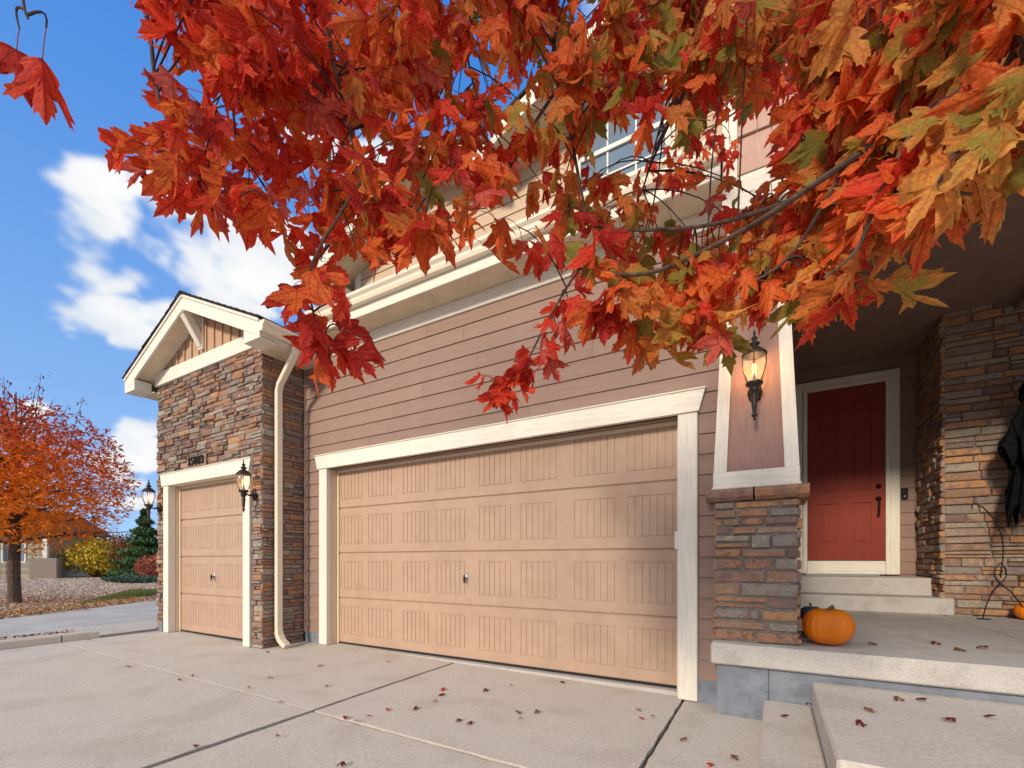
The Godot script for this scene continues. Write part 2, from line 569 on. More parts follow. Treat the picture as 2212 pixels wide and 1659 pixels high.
# ------------------------------------------------------------------ sectional garage door
func garage_door(parent: Node3D, x0: float, x1: float, y0: float, y1: float, z: float, cols: int) -> Node3D:
	var door := Node3D.new()
	door.name = "garage_door"
	parent.add_child(door, true)
	var w := x1 - x0
	var sh := (y1 - y0) / 4.0
	var side := 0.066 if cols > 4 else 0.07
	var inner := 0.125
	var outer := 0.20
	if cols <= 4:
		inner = 0.09; outer = 0.13
	var pairs := cols / 2
	var pw := (w - 2 * side - pairs * inner - (pairs - 1) * outer) / cols
	var panels := []
	var x := x0 + side
	for i in cols:
		panels.append([x, x + pw])
		x += pw + (inner if i % 2 == 0 else outer)
	var gr := 0.006
	var boards := 6
	var xs := [x0]
	var grooves := []
	for p in panels:
		for k in boards + 1:
			var gx: float = p[0] + (p[1] - p[0]) * k / boards
			xs.append(gx - gr / 2)
			xs.append(gx + gr / 2)
			grooves.append(gx)
	xs.append(x1)
	var pb := 0.115
	var ys := [0.0, 0.010, pb, pb + gr, sh - pb - gr, sh - pb, sh - 0.014, sh - 0.003]
	var depth := func(cx: float, cy: float) -> float:
		if cy < 0.010 or cy > sh - 0.014:
			return z - 0.012
		if cy > pb and cy < sh - pb:
			for p in panels:
				if cx > p[0] - gr and cx < p[1] + gr:
					if cy < pb + gr or cy > sh - pb - gr:
						return z - 0.006
			for gx in grooves:
				if absf(cx - gx) < gr * 0.51:
					return z - 0.006
		return z
	var s := mk()
	relief(s, xs, ys, depth, z - 0.045)
	var mesh := fin(s)
	for k in 4:
		put(door, "section", mesh, mats.garage_door, Transform3D(Basis.IDENTITY, Vector3(0, y0 + k * sh, 0)))
	bx(door, "bottom_seal", Vector3(x0, y0 - 0.022, z - 0.04), Vector3(x1, y0 + 0.001, z - 0.006), mats.rubber, 0.003)
	return door

# header and side boards round a garage opening
func door_trim(parent: Node3D, xi0: float, xi1: float, w: float, yb: float, yh0: float, yh1: float, z0: float, z1: float, zd: float) -> void:
	bx(parent, "side_trim", Vector3(xi0 - w, yb + lay(xi0, z1) + 0.004, z0), Vector3(xi0, yh0, z1), mats.trim_v, 0.006)
	bx(parent, "side_trim", Vector3(xi1, yb + lay(xi1, z1) + 0.004, z0), Vector3(xi1 + w, yh0, z1), mats.trim_v, 0.006)
	var s := mk()
	prism(s, PackedVector2Array([Vector2(xi0 - w - 0.012, yh0 + 0.001), Vector2(xi1 + w + 0.012, yh0 + 0.001), Vector2(xi1 + w + 0.06, yh1), Vector2(xi0 - w - 0.06, yh1)]), z0, z1 + 0.018)
	part(parent, "header_board", s, mats.trim)
	bx(parent, "header_cap", Vector3(xi0 - w - 0.068, yh1 + 0.001, z0), Vector3(xi1 + w + 0.068, yh1 + 0.014, z1 + 0.030), mats.trim, 0.003)
	bx(parent, "jamb", Vector3(xi0 - 0.045, lay(xi0, z0) + 0.004, zd - 0.05), Vector3(xi0 - 0.002, yh0 - 0.002, z0 - 0.003), mats.jamb, 0.003)
	bx(parent, "jamb", Vector3(xi1 + 0.002, lay(xi1, z0) + 0.004, zd - 0.05), Vector3(xi1 + 0.045, yh0 - 0.002, z0 - 0.003), mats.jamb, 0.003)
	bx(parent, "head_jamb", Vector3(xi0 - 0.05, yh0 + 0.002, zd - 0.06), Vector3(xi1 + 0.05, yh0 + 0.05, z0 - 0.003), mats.jamb, 0.003)
	# weather stop strips along the door
	bx(parent, "door_stop", Vector3(xi0, lay(xi0, zd) + 0.006, zd + 0.002), Vector3(xi0 + 0.035, yh0, zd + 0.018), mats.jamb, 0.003)
	bx(parent, "door_stop", Vector3(xi1 - 0.035, lay(xi1, zd) + 0.006, zd + 0.002), Vector3(xi1, yh0, zd + 0.018), mats.jamb, 0.003)
	bx(parent, "door_stop", Vector3(xi0 + 0.036, yh0 - 0.035, zd + 0.003), Vector3(xi1 - 0.036, yh0 - 0.001, zd + 0.017), mats.jamb, 0.003)

func door_handle(door: Node3D, at: Vector3) -> void:
	var s := mk()
	lathe(s, [[0.0, 0.012], [0.028, 0.010], [0.034, 0.0]], Vector3.ZERO, 14)
	part(door, "lock_plate", s, mats.steel, Transform3D(Basis(Vector3.RIGHT, PI / 2).scaled_local(Vector3(0.75, 1, 1.6)), at))
	var t := mk()
	tube(t, [at + Vector3(0, 0.0, 0.0), at + Vector3(0, 0.0, 0.045)], [0.009, 0.009], 8)
	tube(t, [at + Vector3(-0.004, 0.035, 0.045), at + Vector3(0, 0, 0.05), at + Vector3(0.004, -0.055, 0.045)], [0.007, 0.012, 0.008], 8)
	part(door, "lock_handle", t, mats.bronze)

# ------------------------------------------------------------------ wall lantern
func lantern(at: Vector3, label: String, power: float, turn := 0.0) -> void:   # at: the spot on the wall behind the globe
	var l := thing("wall_lantern", label, "lamp", at, "wall lanterns")
	l.rotation.y = turn
	var out := 0.135
	var s := mk()
	lathe(s, [[0.0, 0.024], [0.035, 0.022], [0.05, 0.012], [0.062, 0.0]], Vector3.ZERO, 8, false)
	part(l, "back_plate", s, mats.bronze, Transform3D(Basis(Vector3.RIGHT, PI / 2).scaled_local(Vector3(0.85, 1, 1.35)), Vector3(0, -0.13, 0.0)))
	s = mk()
	tube(s, [Vector3(0, -0.13, 0.01), Vector3(0, -0.15, 0.06), Vector3(0, -0.13, 0.11), Vector3(0, -0.115, out)], [0.014, 0.012, 0.012, 0.015], 8)
	part(l, "arm", s, mats.bronze)
	s = mk()
	lathe(s, [[0.0, -0.375], [0.008, -0.37], [0.010, -0.36], [0.004, -0.352], [0.018, -0.345], [0.022, -0.335], [0.010, -0.325], [0.013, -0.31], [0.024, -0.20], [0.016, -0.185], [0.030, -0.165], [0.036, -0.145], [0.030, -0.125], [0.055, -0.115], [0.060, -0.10], [0.052, -0.09], [0.0, -0.088]], Vector3(0, 0, out), 14)
	part(l, "tail", s, mats.bronze)
	s = mk()
	lathe(s, [[0.048, -0.088], [0.074, -0.03], [0.087, 0.03], [0.086, 0.07], [0.074, 0.105]], Vector3(0, 0, out), 16)
	part(l, "globe", s, mats.lamp_glass)
	for k in 6:
		var a := TAU * (k + 0.5) / 6
		s = mk()
		var pts := []
		for q in [[0.051, -0.088], [0.077, -0.03], [0.090, 0.03], [0.089, 0.07], [0.077, 0.107]]:
			pts.append(Vector3(cos(a) * q[0], q[1], sin(a) * q[0] + out))
		tube(s, pts, [0.004, 0.004, 0.004, 0.004, 0.004], 5)
		part(l, "rib", s, mats.bronze)
	s = mk()
	lathe(s, [[0.083, 0.100], [0.088, 0.108], [0.082, 0.116], [0.05, 0.150], [0.026, 0.165], [0.022, 0.175], [0.036, 0.182], [0.038, 0.190], [0.018, 0.205], [0.013, 0.215], [0.022, 0.224], [0.022, 0.232], [0.008, 0.245], [0.006, 0.262], [0.011, 0.270], [0.004, 0.285], [0.0, 0.30]], Vector3(0, 0, out), 14)
	part(l, "crown", s, mats.bronze)
	s = mk()
	lathe(s, [[0.0, -0.086], [0.016, -0.086], [0.016, -0.02], [0.0, -0.02]], Vector3(0, 0, out), 10)
	part(l, "candle_sleeve", s, mats.white_plastic)
	s = mk()
	lathe(s, [[0.0, -0.018], [0.010, -0.015], [0.017, 0.008], [0.018, 0.022], [0.012, 0.040], [0.0, 0.052]], Vector3(0, 0, out), 12)
	part(l, "bulb", s, mats.bulb)
	var o := OmniLight3D.new()
	o.name = "bulb_light"
	o.position = Vector3(0, 0.025, out)
	o.light_color = Color(1.0, 0.74, 0.46)
	o.light_energy = power
	o.light_size = 0.03
	o.omni_range = 8.0
	o.omni_attenuation = 2.0
	o.shadow_enabled = true
	l.add_child(o)

# ------------------------------------------------------------------ the driveway, ground, kerb
func slab(parent: Node3D, called: String, x0: float, x1: float, z0: float, z1: float, thick: float, m: Material, drop := 0.0) -> void:
	var loop := []
	var n := 24
	var cs := [Vector2(x0, z0), Vector2(x1, z0), Vector2(x1, z1), Vector2(x0, z1)]
	for e in 4:
		var a: Vector2 = cs[e]
		var b: Vector2 = cs[(e + 1) % 4]
		var inw := ((x0 + x1) / 2.0 - (a.x + b.x) / 2.0)
		var dirn := Vector2(sign(inw), 0) if absf(a.x - b.x) < 0.001 else Vector2(0, sign((z0 + z1) / 2.0 - a.y))
		for k in n:
			var p := a.lerp(b, float(k) / n)
			if k > 0: p += dirn * rng.randf_range(0.0, 0.010)
			loop.append(p)
	var s := mk()
	var poly := PackedVector2Array(loop)
	var t := Geometry2D.triangulate_polygon(poly)
	for i in range(0, t.size(), 3):
		var q := []
		for j in 3:
			var p := poly[t[i + j]]
			q.append(Vector3(p.x, lay(p.x, p.y) - drop, p.y))
		tri(s, q[0], q[1], q[2])
	for i in loop.size():
		var a: Vector2 = loop[i]
		var b: Vector2 = loop[(i + 1) % loop.size()]
		var ya := lay(a.x, a.y) - drop
		var yb := lay(b.x, b.y) - drop
		quad(s, Vector3(a.x, ya, a.y), Vector3(b.x, yb, b.y), Vector3(b.x, yb - thick, b.y), Vector3(a.x, ya - thick, a.y))
	part(parent, called, s, m)

func sheet(parent: Node3D, called: String, pts: Array, y: float, m: Material) -> MeshInstance3D:
	var poly := PackedVector2Array(pts)
	var t := Geometry2D.triangulate_polygon(poly)
	var s := mk()
	for i in range(0, t.size(), 3):
		tri(s, Vector3(poly[t[i]].x, y, poly[t[i]].y), Vector3(poly[t[i + 1]].x, y, poly[t[i + 1]].y), Vector3(poly[t[i + 2]].x, y, poly[t[i + 2]].y))
	return part(parent, called, s, m)

func scatter(parent: Node3D, called: String, mesh: Mesh, m: Material, spots: Array, cols: Array) -> MultiMeshInstance3D:
	var mm := MultiMesh.new()
	mm.transform_format = MultiMesh.TRANSFORM_3D
	mm.use_colors = cols.size() > 0
	mm.mesh = mesh
	mm.instance_count = spots.size()
	for i in spots.size():
		mm.set_instance_transform(i, spots[i])
		if cols.size() > 0: mm.set_instance_color(i, cols[i])
	var o := MultiMeshInstance3D.new()
	o.name = called
	o.multimesh = mm
	o.material_override = m
	parent.add_child(o, true)
	o.set_meta("kind", "stuff")
	return o

func tinted(rough := 0.85, back := 0.0) -> StandardMaterial3D:
	var m := StandardMaterial3D.new()
	m.vertex_color_use_as_albedo = true
	m.roughness = rough
	m.metallic_specular = 0.25
	if back > 0:
		m.backlight_enabled = true
		m.backlight = Color(back, back, back)
		m.cull_mode = BaseMaterial3D.CULL_DISABLED
	return m

func build_ground() -> void:
	var g := setting("ground")
	var soil := matt(Color.WHITE, 0.95, blend_tex(201, 512, 0.01, 0.15, [Color(0.20, 0.15, 0.105), Color(0.28, 0.22, 0.16), Color(0.24, 0.19, 0.13)], 0.3), v3(0.35))
	sheet(g, "soil", [Vector2(-160, -160), Vector2(160, -160), Vector2(160, 160), Vector2(-160, 160)], -0.13, soil)
	var d := setting("driveway")
	slab(d, "concrete_slab", -8.40, -3.118, -0.6, 2.065, 0.1, mats.concrete)
	slab(d, "concrete_slab", -3.088, -0.665, -0.6, 2.065, 0.1, mats.concrete)
	slab(d, "concrete_slab", -0.650, 3.6, 0.2, 2.065, 0.1, mats.concrete, 0.004)
	slab(d, "concrete_slab", -8.40, -3.118, 2.076, 6.2, 0.1, mats.concrete, 0.001)
	slab(d, "concrete_slab", -3.088, -0.665, 2.084, 6.2, 0.1, mats.concrete, 0.006)
	slab(d, "concrete_slab", -0.650, 3.6, 2.088, 6.2, 0.1, mats.concrete, 0.014)
	slab(d, "concrete_slab", -8.40, 3.6, 6.22, 12.0, 0.1, mats.concrete, 0.0)
	slab(d, "concrete_slab", -9.88, -8.70, -3.0, 1.62, 0.1, mats.concrete, 0.004)
	var js := mk()
	for r in [[-3.13, -3.07, -0.6, 6.2], [-0.68, -0.63, 0.2, 6.2], [-8.4, 3.6, 2.05, 2.10], [-8.42, -8.38, -0.6, 6.2]]:
		var p := []
		for c in [[r[0], r[2]], [r[1], r[2]], [r[1], r[3]], [r[0], r[3]]]:
			p.append(Vector3(c[0], lay(c[0], c[1]) - 0.026, c[1]))
		quad(js, p[0], p[1], p[2], p[3])
	part(d, "joint_dirt", js, mats.joint)
	# kerb ends beside the drive
	var k := setting("kerb")
	for r in [[1.66, 2.05], [2.065, 4.6], [4.615, 9.0]]:
		var s := mk()
		var y0 := lay(-8.5, r[0]) - 0.08
		var top := lay(-8.5, r[0]) + 0.10
		var prof := [Vector2(-8.40, y0), Vector2(-8.43, top - 0.02), Vector2(-8.45, top), Vector2(-8.58, top), Vector2(-8.60, top - 0.015), Vector2(-8.61, y0)]
		for i in prof.size():
			var a: Vector2 = prof[i]
			var b: Vector2 = prof[(i + 1) % prof.size()]
			quad(s, Vector3(a.x, a.y, r[0]), Vector3(a.x, a.y, r[1]), Vector3(b.x, b.y, r[1]), Vector3(b.x, b.y, r[0]))
		for e in 2:
			for i in range(1, prof.size() - 1):
				tri(s, Vector3(prof[0].x, prof[0].y, r[e]), Vector3(prof[i].x, prof[i].y, r[e]), Vector3(prof[i + 1].x, prof[i + 1].y, r[e]))
		part(k, "kerb_stone", s, mats.concrete)
	# path across the lot
	var p := setting("path")
	var walk := matt(Color.WHITE, 0.85, blend_tex(211, 512, 0.006, 0.12, [Color(0.42, 0.40, 0.38), Color(0.50, 0.48, 0.455)], 0.10), v3(0.3))
	sheet(p, "concrete_path", [Vector2(-9.9, 14), Vector2(-9.9, -2.0), Vector2(-9.9, -8), Vector2(-15.6, -8), Vector2(-15.3, -1.7), Vector2(-14.0, 0.2), Vector2(-12.85, 1.75), Vector2(-12.3, 6), Vector2(-12.2, 14)], 0.012, walk)
	# beds beyond
	var bed := setting("gravel_bed")
	var gsoil := matt(Color.WHITE, 0.95, blend_tex(221, 512, 0.05, 0.3, [Color(0.24, 0.18, 0.14), Color(0.36, 0.29, 0.24), Color(0.45, 0.38, 0.32)], 0.3), v3(0.9))
	sheet(bed, "bed_soil", [Vector2(-12.1, 14), Vector2(-12.3, 6), Vector2(-12.85, 1.7), Vector2(-14.0, 0.15), Vector2(-15.3, -1.75), Vector2(-15.6, -14), Vector2(-60, -40), Vector2(-70, 20)], 0.004, gsoil)
	sheet(bed, "strip_soil", [Vector2(-9.9, 9), Vector2(-8.6, 9), Vector2(-8.6, 1.64), Vector2(-9.9, 1.64)], -0.008, gsoil)
	var rock := mk()
	var sph := []
	for q in [Vector3(1, 0, 0), Vector3(-1, 0, 0), Vector3(0, 0.55, 0), Vector3(0, -0.5, 0), Vector3(0, 0, 0.8), Vector3(0, 0, -0.8)]: sph.append(q)
	for f in [[0, 2, 4], [4, 2, 1], [1, 2, 5], [5, 2, 0], [0, 4, 3], [4, 1, 3], [1, 5, 3], [5, 0, 3]]:
		tri(rock, sph[f[0]], sph[f[1]], sph[f[2]])
	var rm := fin(rock)
	var spots := []
	var cols := []
	var rc := [Color(0.46, 0.37, 0.30), Color(0.37, 0.27, 0.215), Color(0.54, 0.46, 0.39), Color(0.30, 0.23, 0.19), Color(0.44, 0.32, 0.25)]
	for i in 26000:
		var x: float = -13.0 - 26.0 * pow(rng.randf(), 1.3)
		var z: float = rng.randf_range(-9, 3.2) - (x + 13) * 0.10
		z = rng.randf_range(-7.5 + (x + 13) * 0.15, 4.0)
		if x > -12.85 - 1.25 * (1.75 - z) * 0.60: continue
		if in_grass(x, z): continue
		var sc: float = rng.randf_range(0.022, 0.055) * (1.0 + clampf((-x - 18) / 20.0, 0, 0.7))
		spots.append(Transform3D(Basis.from_euler(Vector3(rng.randf() * 0.7, rng.randf() * TAU, rng.randf() * 0.7)).scaled_local(Vector3(sc, sc, sc)), Vector3(x, 0.012, z)))
		cols.append(rc[rng.randi() % 5] * rng.randf_range(0.8, 1.15))
	for i in 3500:
		var x: float = rng.randf_range(-9.88, -8.63)
		var z: float = rng.randf_range(1.66, 5.0)
		if i < 1300:
			x = rng.randf_range(-9.9, -9.3) ; z = rng.randf_range(-2.0, 1.7)
		var sc: float = rng.randf_range(0.015, 0.04)
		spots.append(Transform3D(Basis.from_euler(Vector3(rng.randf() * 0.7, rng.randf() * TAU, rng.randf() * 0.7)).scaled_local(Vector3(sc, sc, sc)), Vector3(x, 0.025 if i < 1300 else 0.0, z)))
		cols.append(rc[rng.randi() % 5] * rng.randf_range(0.8, 1.15))
	scatter(bed, "gravel", rm, tinted(0.9), spots, cols)
	# fallen leaves and bark along the path's far edge
	var leaf := mk()
	quad(leaf, Vector3(-0.5, 0, 0), Vector3(0, 0.12, 0.22), Vector3(0.5, 0.02, 0), Vector3(0, 0.1, -0.22))
	spots = []; cols = []
	var lc := [Color(0.42, 0.25, 0.12), Color(0.50, 0.33, 0.18), Color(0.33, 0.17, 0.09), Color(0.55, 0.40, 0.24), Color(0.45, 0.16, 0.06)]
	for i in 5200:
		var t: float = rng.randf()
		var e := Vector2(-12.9, 1.75).lerp(Vector2(-15.4, -1.9), t) if rng.randf() < 0.55 else Vector2(-12.5, 4.5).lerp(Vector2(-13.2, 1.3), t)
		var x: float = e.x - absf(rng.randfn(0.0, 0.8)) - 0.02
		var z: float = e.y + rng.randfn(0, 0.25)
		if rng.randf() < 0.3:
			x = -17.4 + rng.randfn(0, 1.6); z = 0.5 + rng.randfn(0, 1.6)
			if x > -12.85 - 0.75 * (1.75 - z) - 0.1: continue
		var sc: float = rng.randf_range(0.06, 0.11)
		spots.append(Transform3D(Basis.from_euler(Vector3(rng.randfn(0, 0.3), rng.randf() * TAU, rng.randfn(0, 0.3))).scaled_local(v3(sc)), Vector3(x, 0.035, z)))
		cols.append(lc[rng.randi() % 5] * rng.randf_range(0.8, 1.2))
	var lit := scatter(self, "leaf_litter", fin(leaf), tinted(0.85), spots, cols)
	lit.set_meta("label", "tan and brown fallen leaves along the far path edge")
	lit.set_meta("category", "leaf litter")
	# grass strip
	var bl := mk()
	tri(bl, Vector3(-0.5, 0, 0), Vector3(0.1, 1, 0.35), Vector3(0.5, 0, 0))
	spots = []; cols = []
	for i in 60000:
		var x: float = rng.randf_range(-24, -13.5)
		var z: float = rng.randf_range(-7, 1.6)
		if not in_grass(x, z): continue
		var b := Basis(Vector3.UP, rng.randf() * TAU).scaled_local(Vector3(0.016, rng.randf_range(0.05, 0.10), 0.08))
		spots.append(Transform3D(b, Vector3(x, 0.004, z)))
		cols.append(Color(0.085, 0.13, 0.03).lerp(Color(0.22, 0.22, 0.07), rng.randf() * 0.8))
	var gr := scatter(self, "grass", fin(bl), tinted(0.8, 0.5), spots, cols)
	gr.set_meta("label", "narrow strip of green lawn between path and gravel bed")
	gr.set_meta("category", "grass")

func in_grass(x: float, z: float) -> bool:
	# a tongue of lawn, wide at the building and tapering toward the tree
	var a := Vector2(-14.9, 0.1)
	var b := Vector2(-17.6, -2.9)
	var d := (b - a).normalized()
	var q := Vector2(x, z) - a
	var t := q.dot(d)
	var s := q.dot(Vector2(d.y, -d.x))
	var w := clampf(t * 0.33, 0.0, 3.0)
	return t > 0.0 and t < 7.0 and s > 0.05 and s < w + 0.15

# ------------------------------------------------------------------ the stone single garage
func build_wing() -> void:
	var w := thing("single_garage", "stone faced single garage wing with small gable and tan door", "garage", Vector3.ZERO)
	var zf := 0.915     # backing of the front stone
	var xs := -5.675    # backing of the side stone
	var xl := -8.445
	var top := 3.88
	var wall := Node3D.new()
	wall.name = "stone_wall"
	w.add_child(wall)
	# backing, round the opening
	var s := mk()
	box(s, Vector3(xl, -0.08, zf - 0.18), Vector3(-8.05, 2.30, zf))
	box(s, Vector3(-6.02, -0.08, zf - 0.18), Vector3(xs, 2.30, zf))
	box(s, Vector3(xl, 2.301, zf - 0.18), Vector3(xs, 3.98, zf))
	part(wall, "front_backing", s, mats.stone_back)
	bx(wall, "side_backing", Vector3(xs - 0.16, -0.08, 0.1), Vector3(xs - 0.002, 3.98, zf - 0.19), mats.stone_back, 0)
	bx(wall, "far_backing", Vector3(xl + 0.002, -0.08, -5.0), Vector3(xl + 0.16, 3.98, zf - 0.19), mats.stone_back, 0)
	bx(w, "rear_wall", Vector3(xl + 0.17, -0.08, -5.2), Vector3(xs - 0.2, 3.9, -5.0), mats.stone_back, 0)
	var wt := [3.2, 2.4, 1.6, 0.6, 2.0, 2.2, 2.4, 1.2, 1.9, 2.0, 1.2, 1.5]
	var front := stones_for(Vector3(xl, 0, zf), Vector3.RIGHT, Vector3(0, 0, 1), xs - xl + 0.028, 0.02, top, Vector2(0.038, 0.090), Vector2(0.10, 0.30), Vector2(0.014, 0.050), 0.005, wt,
		[[-8.225 - xl, -5.865 - xl, -1, 2.482], [-7.505 - xl, -6.955 - xl, 2.497, 2.668]])
	var side := stones_for(Vector3(xs, 0, zf + 0.024), Vector3(0, 0, -1), Vector3.RIGHT, 0.59, 0.0, 3.86, Vector2(0.045, 0.085), Vector2(0.14, 0.34), Vector2(0.018, 0.042), 0.005, wt, [])
	var far_side := stones_for(Vector3(xl, 0, -4.0), Vector3(0, 0, 1), Vector3.LEFT, 4.9, 0.0, 3.8, Vector2(0.07, 0.11), Vector2(0.3, 0.5), Vector2(0.018, 0.042), 0.006, wt, [])
	front.append_array(side)
	front.append_array(far_side)
	lay_stones(wall, front, 298)
	# house number
	var plate := bx(w, "number_plate", Vector3(-7.50, 2.50, 0.935), Vector3(-6.96, 2.665, 0.956), mats.stone[0], 0.004)
	plate.set_meta("label", "reddish stone plate behind the house number")
	var tm := TextMesh.new()
	tm.text = "15003"
	var sf := SystemFont.new()
	sf.font_names = PackedStringArray(["Droid Serif"])
	sf.font_weight = 700
	tm.font = sf
	tm.font_size = 32
	tm.pixel_size = 0.0050
	tm.depth = 0.012
	put(w, "house_number", tm, mats.black_iron, Transform3D(Basis.IDENTITY, Vector3(-7.23, 2.585, 0.966)))
	# door and trim
	door_trim(w, -8.04, -6.03, 0.15, 0.0, 2.29, 2.465, zf - 0.05, 0.968, 0.80)
	var gd := garage_door(w, -8.037, -6.033, 0.062, 2.345, 0.80, 4)
	gd.set_meta("label", "tan single sectional garage door")
	door_handle(gd, Vector3(-7.03, 0.91, 0.803))
	bx(w, "footing", Vector3(-8.30, -0.06, zf + 0.02), Vector3(-8.205, 0.19, zf + 0.062), mats.foundation, 0.005)
	# frieze band, gable panel, battens
	bx(w, "frieze_board", Vector3(xl - 0.01, top, zf - 0.05), Vector3(xs + 0.035, 4.08, zf + 0.06), mats.trim, 0.005)
	var rx := -7.03
	var slope := 0.45
	var zr := 1.22        # front of the rake
	var half := 1.80
	var ey := 3.985       # roof underside line at the eave tips (top of fascia)
	var py := ey + half * slope
	var gp := mk()
	var gh := 1.36
	prism(gp, PackedVector2Array([Vector2(rx - gh, 4.081), Vector2(rx + gh, 4.081), Vector2(rx + gh, 4.082 + 0.02), Vector2(rx, 4.10 + gh * slope), Vector2(rx - gh, 4.102)]), zf - 0.04, zf + 0.03)
	part(w, "gable_panel", gp, mats.gable)
	for k in range(-6, 7):
		var bxx: float = rx + k * 0.203 + 0.07
		var hh: float = 4.082 + (gh - absf(bxx - rx)) * slope - 0.03
		if hh > 4.13:
			bx(w, "batten", Vector3(bxx - 0.019, 4.083, zf + 0.031), Vector3(bxx + 0.019, hh, zf + 0.052), mats.gable, 0.004)
	# sloping frieze along the gable under the soffit
	for sg in [-1.0, 1.0]:
		var q := mk()
		var a := Vector2(rx + sg * 1.46, 4.083)
		var b := Vector2(rx, 4.083 + 1.46 * slope)
		var off := 0.13
		prism(q, PackedVector2Array([a, Vector2(a.x - sg * off / slope * 0.9, 4.083), Vector2(b.x, b.y - off), b]) if sg < 0 else PackedVector2Array([a, b, Vector2(b.x, b.y - off), Vector2(a.x - off / slope * 0.9, 4.083)]), zf + 0.0535, zf + 0.075)
		part(w, "gable_frieze", q, mats.trim)
	# roof: soffit boards, rake fascia, deck, shingles for both slopes
	for sg in [-1.0, 1.0]:
		var tip := Vector2(rx + sg * half, ey)
		var pk := Vector2(rx, py)
		var th := Vector2(0, 0.0)
		# soffit
		var q := mk()
		var so := 0.165
		prism(q, PackedVector2Array([Vector2(tip.x - sg * 0.02, tip.y - so + 0.012), Vector2(pk.x, pk.y - so), Vector2(pk.x, pk.y - so + 0.02), Vector2(tip.x - sg * 0.02, tip.y - so + 0.032)]), -5.4, zr - 0.03)
		part(w, "rake_soffit", q, mats.soffit)
		# fascia board
		q = mk()
		prism(q, PackedVector2Array([Vector2(tip.x, tip.y - 0.20), Vector2(pk.x, pk.y - 0.20), Vector2(pk.x, pk.y - 0.035), Vector2(tip.x, tip.y - 0.035)]), zr - 0.03, zr)
		part(w, "rake_fascia", q, mats.trim)
		q = mk()
		prism(q, PackedVector2Array([Vector2(tip.x, tip.y - 0.034), Vector2(pk.x, pk.y - 0.034), Vector2(pk.x, pk.y), Vector2(tip.x, tip.y)]), zr - 0.03, zr + 0.018)
		part(w, "rake_cap", q, mats.trim)
		# return box at the eave
		q = mk()
		var bxw := 0.33
		prism(q, PackedVector2Array([Vector2(tip.x, tip.y - 0.201), Vector2(tip.x, tip.y - 0.215), Vector2(tip.x - sg * bxw, tip.y - 0.215), Vector2(tip.x - sg * bxw, tip.y - 0.205 + bxw * slope - 0.0)]), zf + 0.08, zr - 0.002)
		part(w, "eave_return", q, mats.trim)
		bx(w, "eave_soffit", Vector3(minf(tip.x, tip.x - sg * 0.40), tip.y - 0.205, -5.4), Vector3(maxf(tip.x, tip.x - sg * 0.40), tip.y - 0.190, zf + 0.078), mats.soffit, 0)
		bx(w, "eave_fascia", Vector3(minf(tip.x, tip.x - sg * 0.022), tip.y - 0.189, -5.4), Vector3(maxf(tip.x, tip.x - sg * 0.022), tip.y - 0.036, zr - 0.031), mats.trim, 0.003)
		# deck and shingle courses
		var rf := Node3D.new()
		rf.name = "roof"
		w.add_child(rf, true)
		q = mk()
		prism(q, PackedVector2Array([Vector2(tip.x, tip.y + 0.001), Vector2(pk.x, pk.y + 0.001), Vector2(pk.x, pk.y + 0.016), Vector2(tip.x, tip.y + 0.016)]), -5.4, zr + 0.022)
		part(rf, "roof_deck", q, mats.roof[0])
		var courses := 13
		for c in courses:
			var x0: float = lerpf(tip.x + sg * 0.025, pk.x, float(c) / courses)
			var x1: float = lerpf(tip.x + sg * 0.025, pk.x, float(c + 1.25) / courses)
			var y0: float = ey + 0.018 + (half - absf(x0 - rx)) * slope
			var y1: float = ey + 0.018 + (half - absf(x1 - rx)) * slope
			q = mk()
			prism(q, PackedVector2Array([Vector2(x0, y0), Vector2(x1, y1), Vector2(x1, y1 + 0.004), Vector2(x0, y0 + 0.020)]), -5.4, zr + 0.03 + rng.randf_range(0, 0.012))
			part(rf, "shingle_course", q, mats.roof[rng.randi() % 3])
	# ridge cap shingles
	for k in 8:
		var z1 := zr + 0.035 - k * 0.17
		var q := mk()
		prism(q, PackedVector2Array([Vector2(rx - 0.14, py - 0.033), Vector2(rx, py + 0.030), Vector2(rx + 0.14, py - 0.033), Vector2(rx + 0.14, py - 0.022 + 0.004), Vector2(rx, py + 0.045), Vector2(rx - 0.14, py - 0.018)]), z1 - 0.2, z1)
		part(w, "ridge_shingle", q, mats.roof[k % 3])
	# knee bracket under the peak
	var br := Node3D.new()
	br.name = "bracket"
	w.add_child(br)
	var bs := mk()
	strip(bs, [Vector3(rx, py - 0.245, zr - 0.035), Vector3(rx, py - 0.60, zf + 0.05)], 0.095, 0.115, Vector3.RIGHT)
	part(br, "brace", bs, mats.trim_v)
	bx(br, "bracket_back", Vector3(rx - 0.055, py - 0.66, zf + 0.055), Vector3(rx + 0.055, py - 0.22, zf + 0.085), mats.trim_v, 0.004)
	# gutter on the right eave, running back to the house eave
	gutter(w, Vector3(rx + half + 0.002, ey - 0.035, 0.80), Vector3(0, 0, -1), Vector3.RIGHT, -0.43, 0.15)
	gutter(w, Vector3(rx - half - 0.002, ey - 0.035, -2.0), Vector3(0, 0, 1), Vector3.LEFT, -3.2, 3.1)
	# downspout
	var ds := Node3D.new()
	ds.name = "downspout"
	w.add_child(ds)
	var pp := [Vector3(-5.165, 3.87, 0.80), Vector3(-5.165, 3.80, 0.80), Vector3(-5.19, 3.72, 0.795), Vector3(-5.54, 3.42, 0.765), Vector3(-5.575, 3.34, 0.76), Vector3(-5.575, 0.30, 0.76), Vector3(-5.57, 0.235, 0.76)]
	var p1 := mk()
	strip(p1, pp, 0.078, 0.058, Vector3(0, 0, 1))
	part(ds, "pipe", p1, mats.metal_cream)
	p1 = mk()
	var el := []
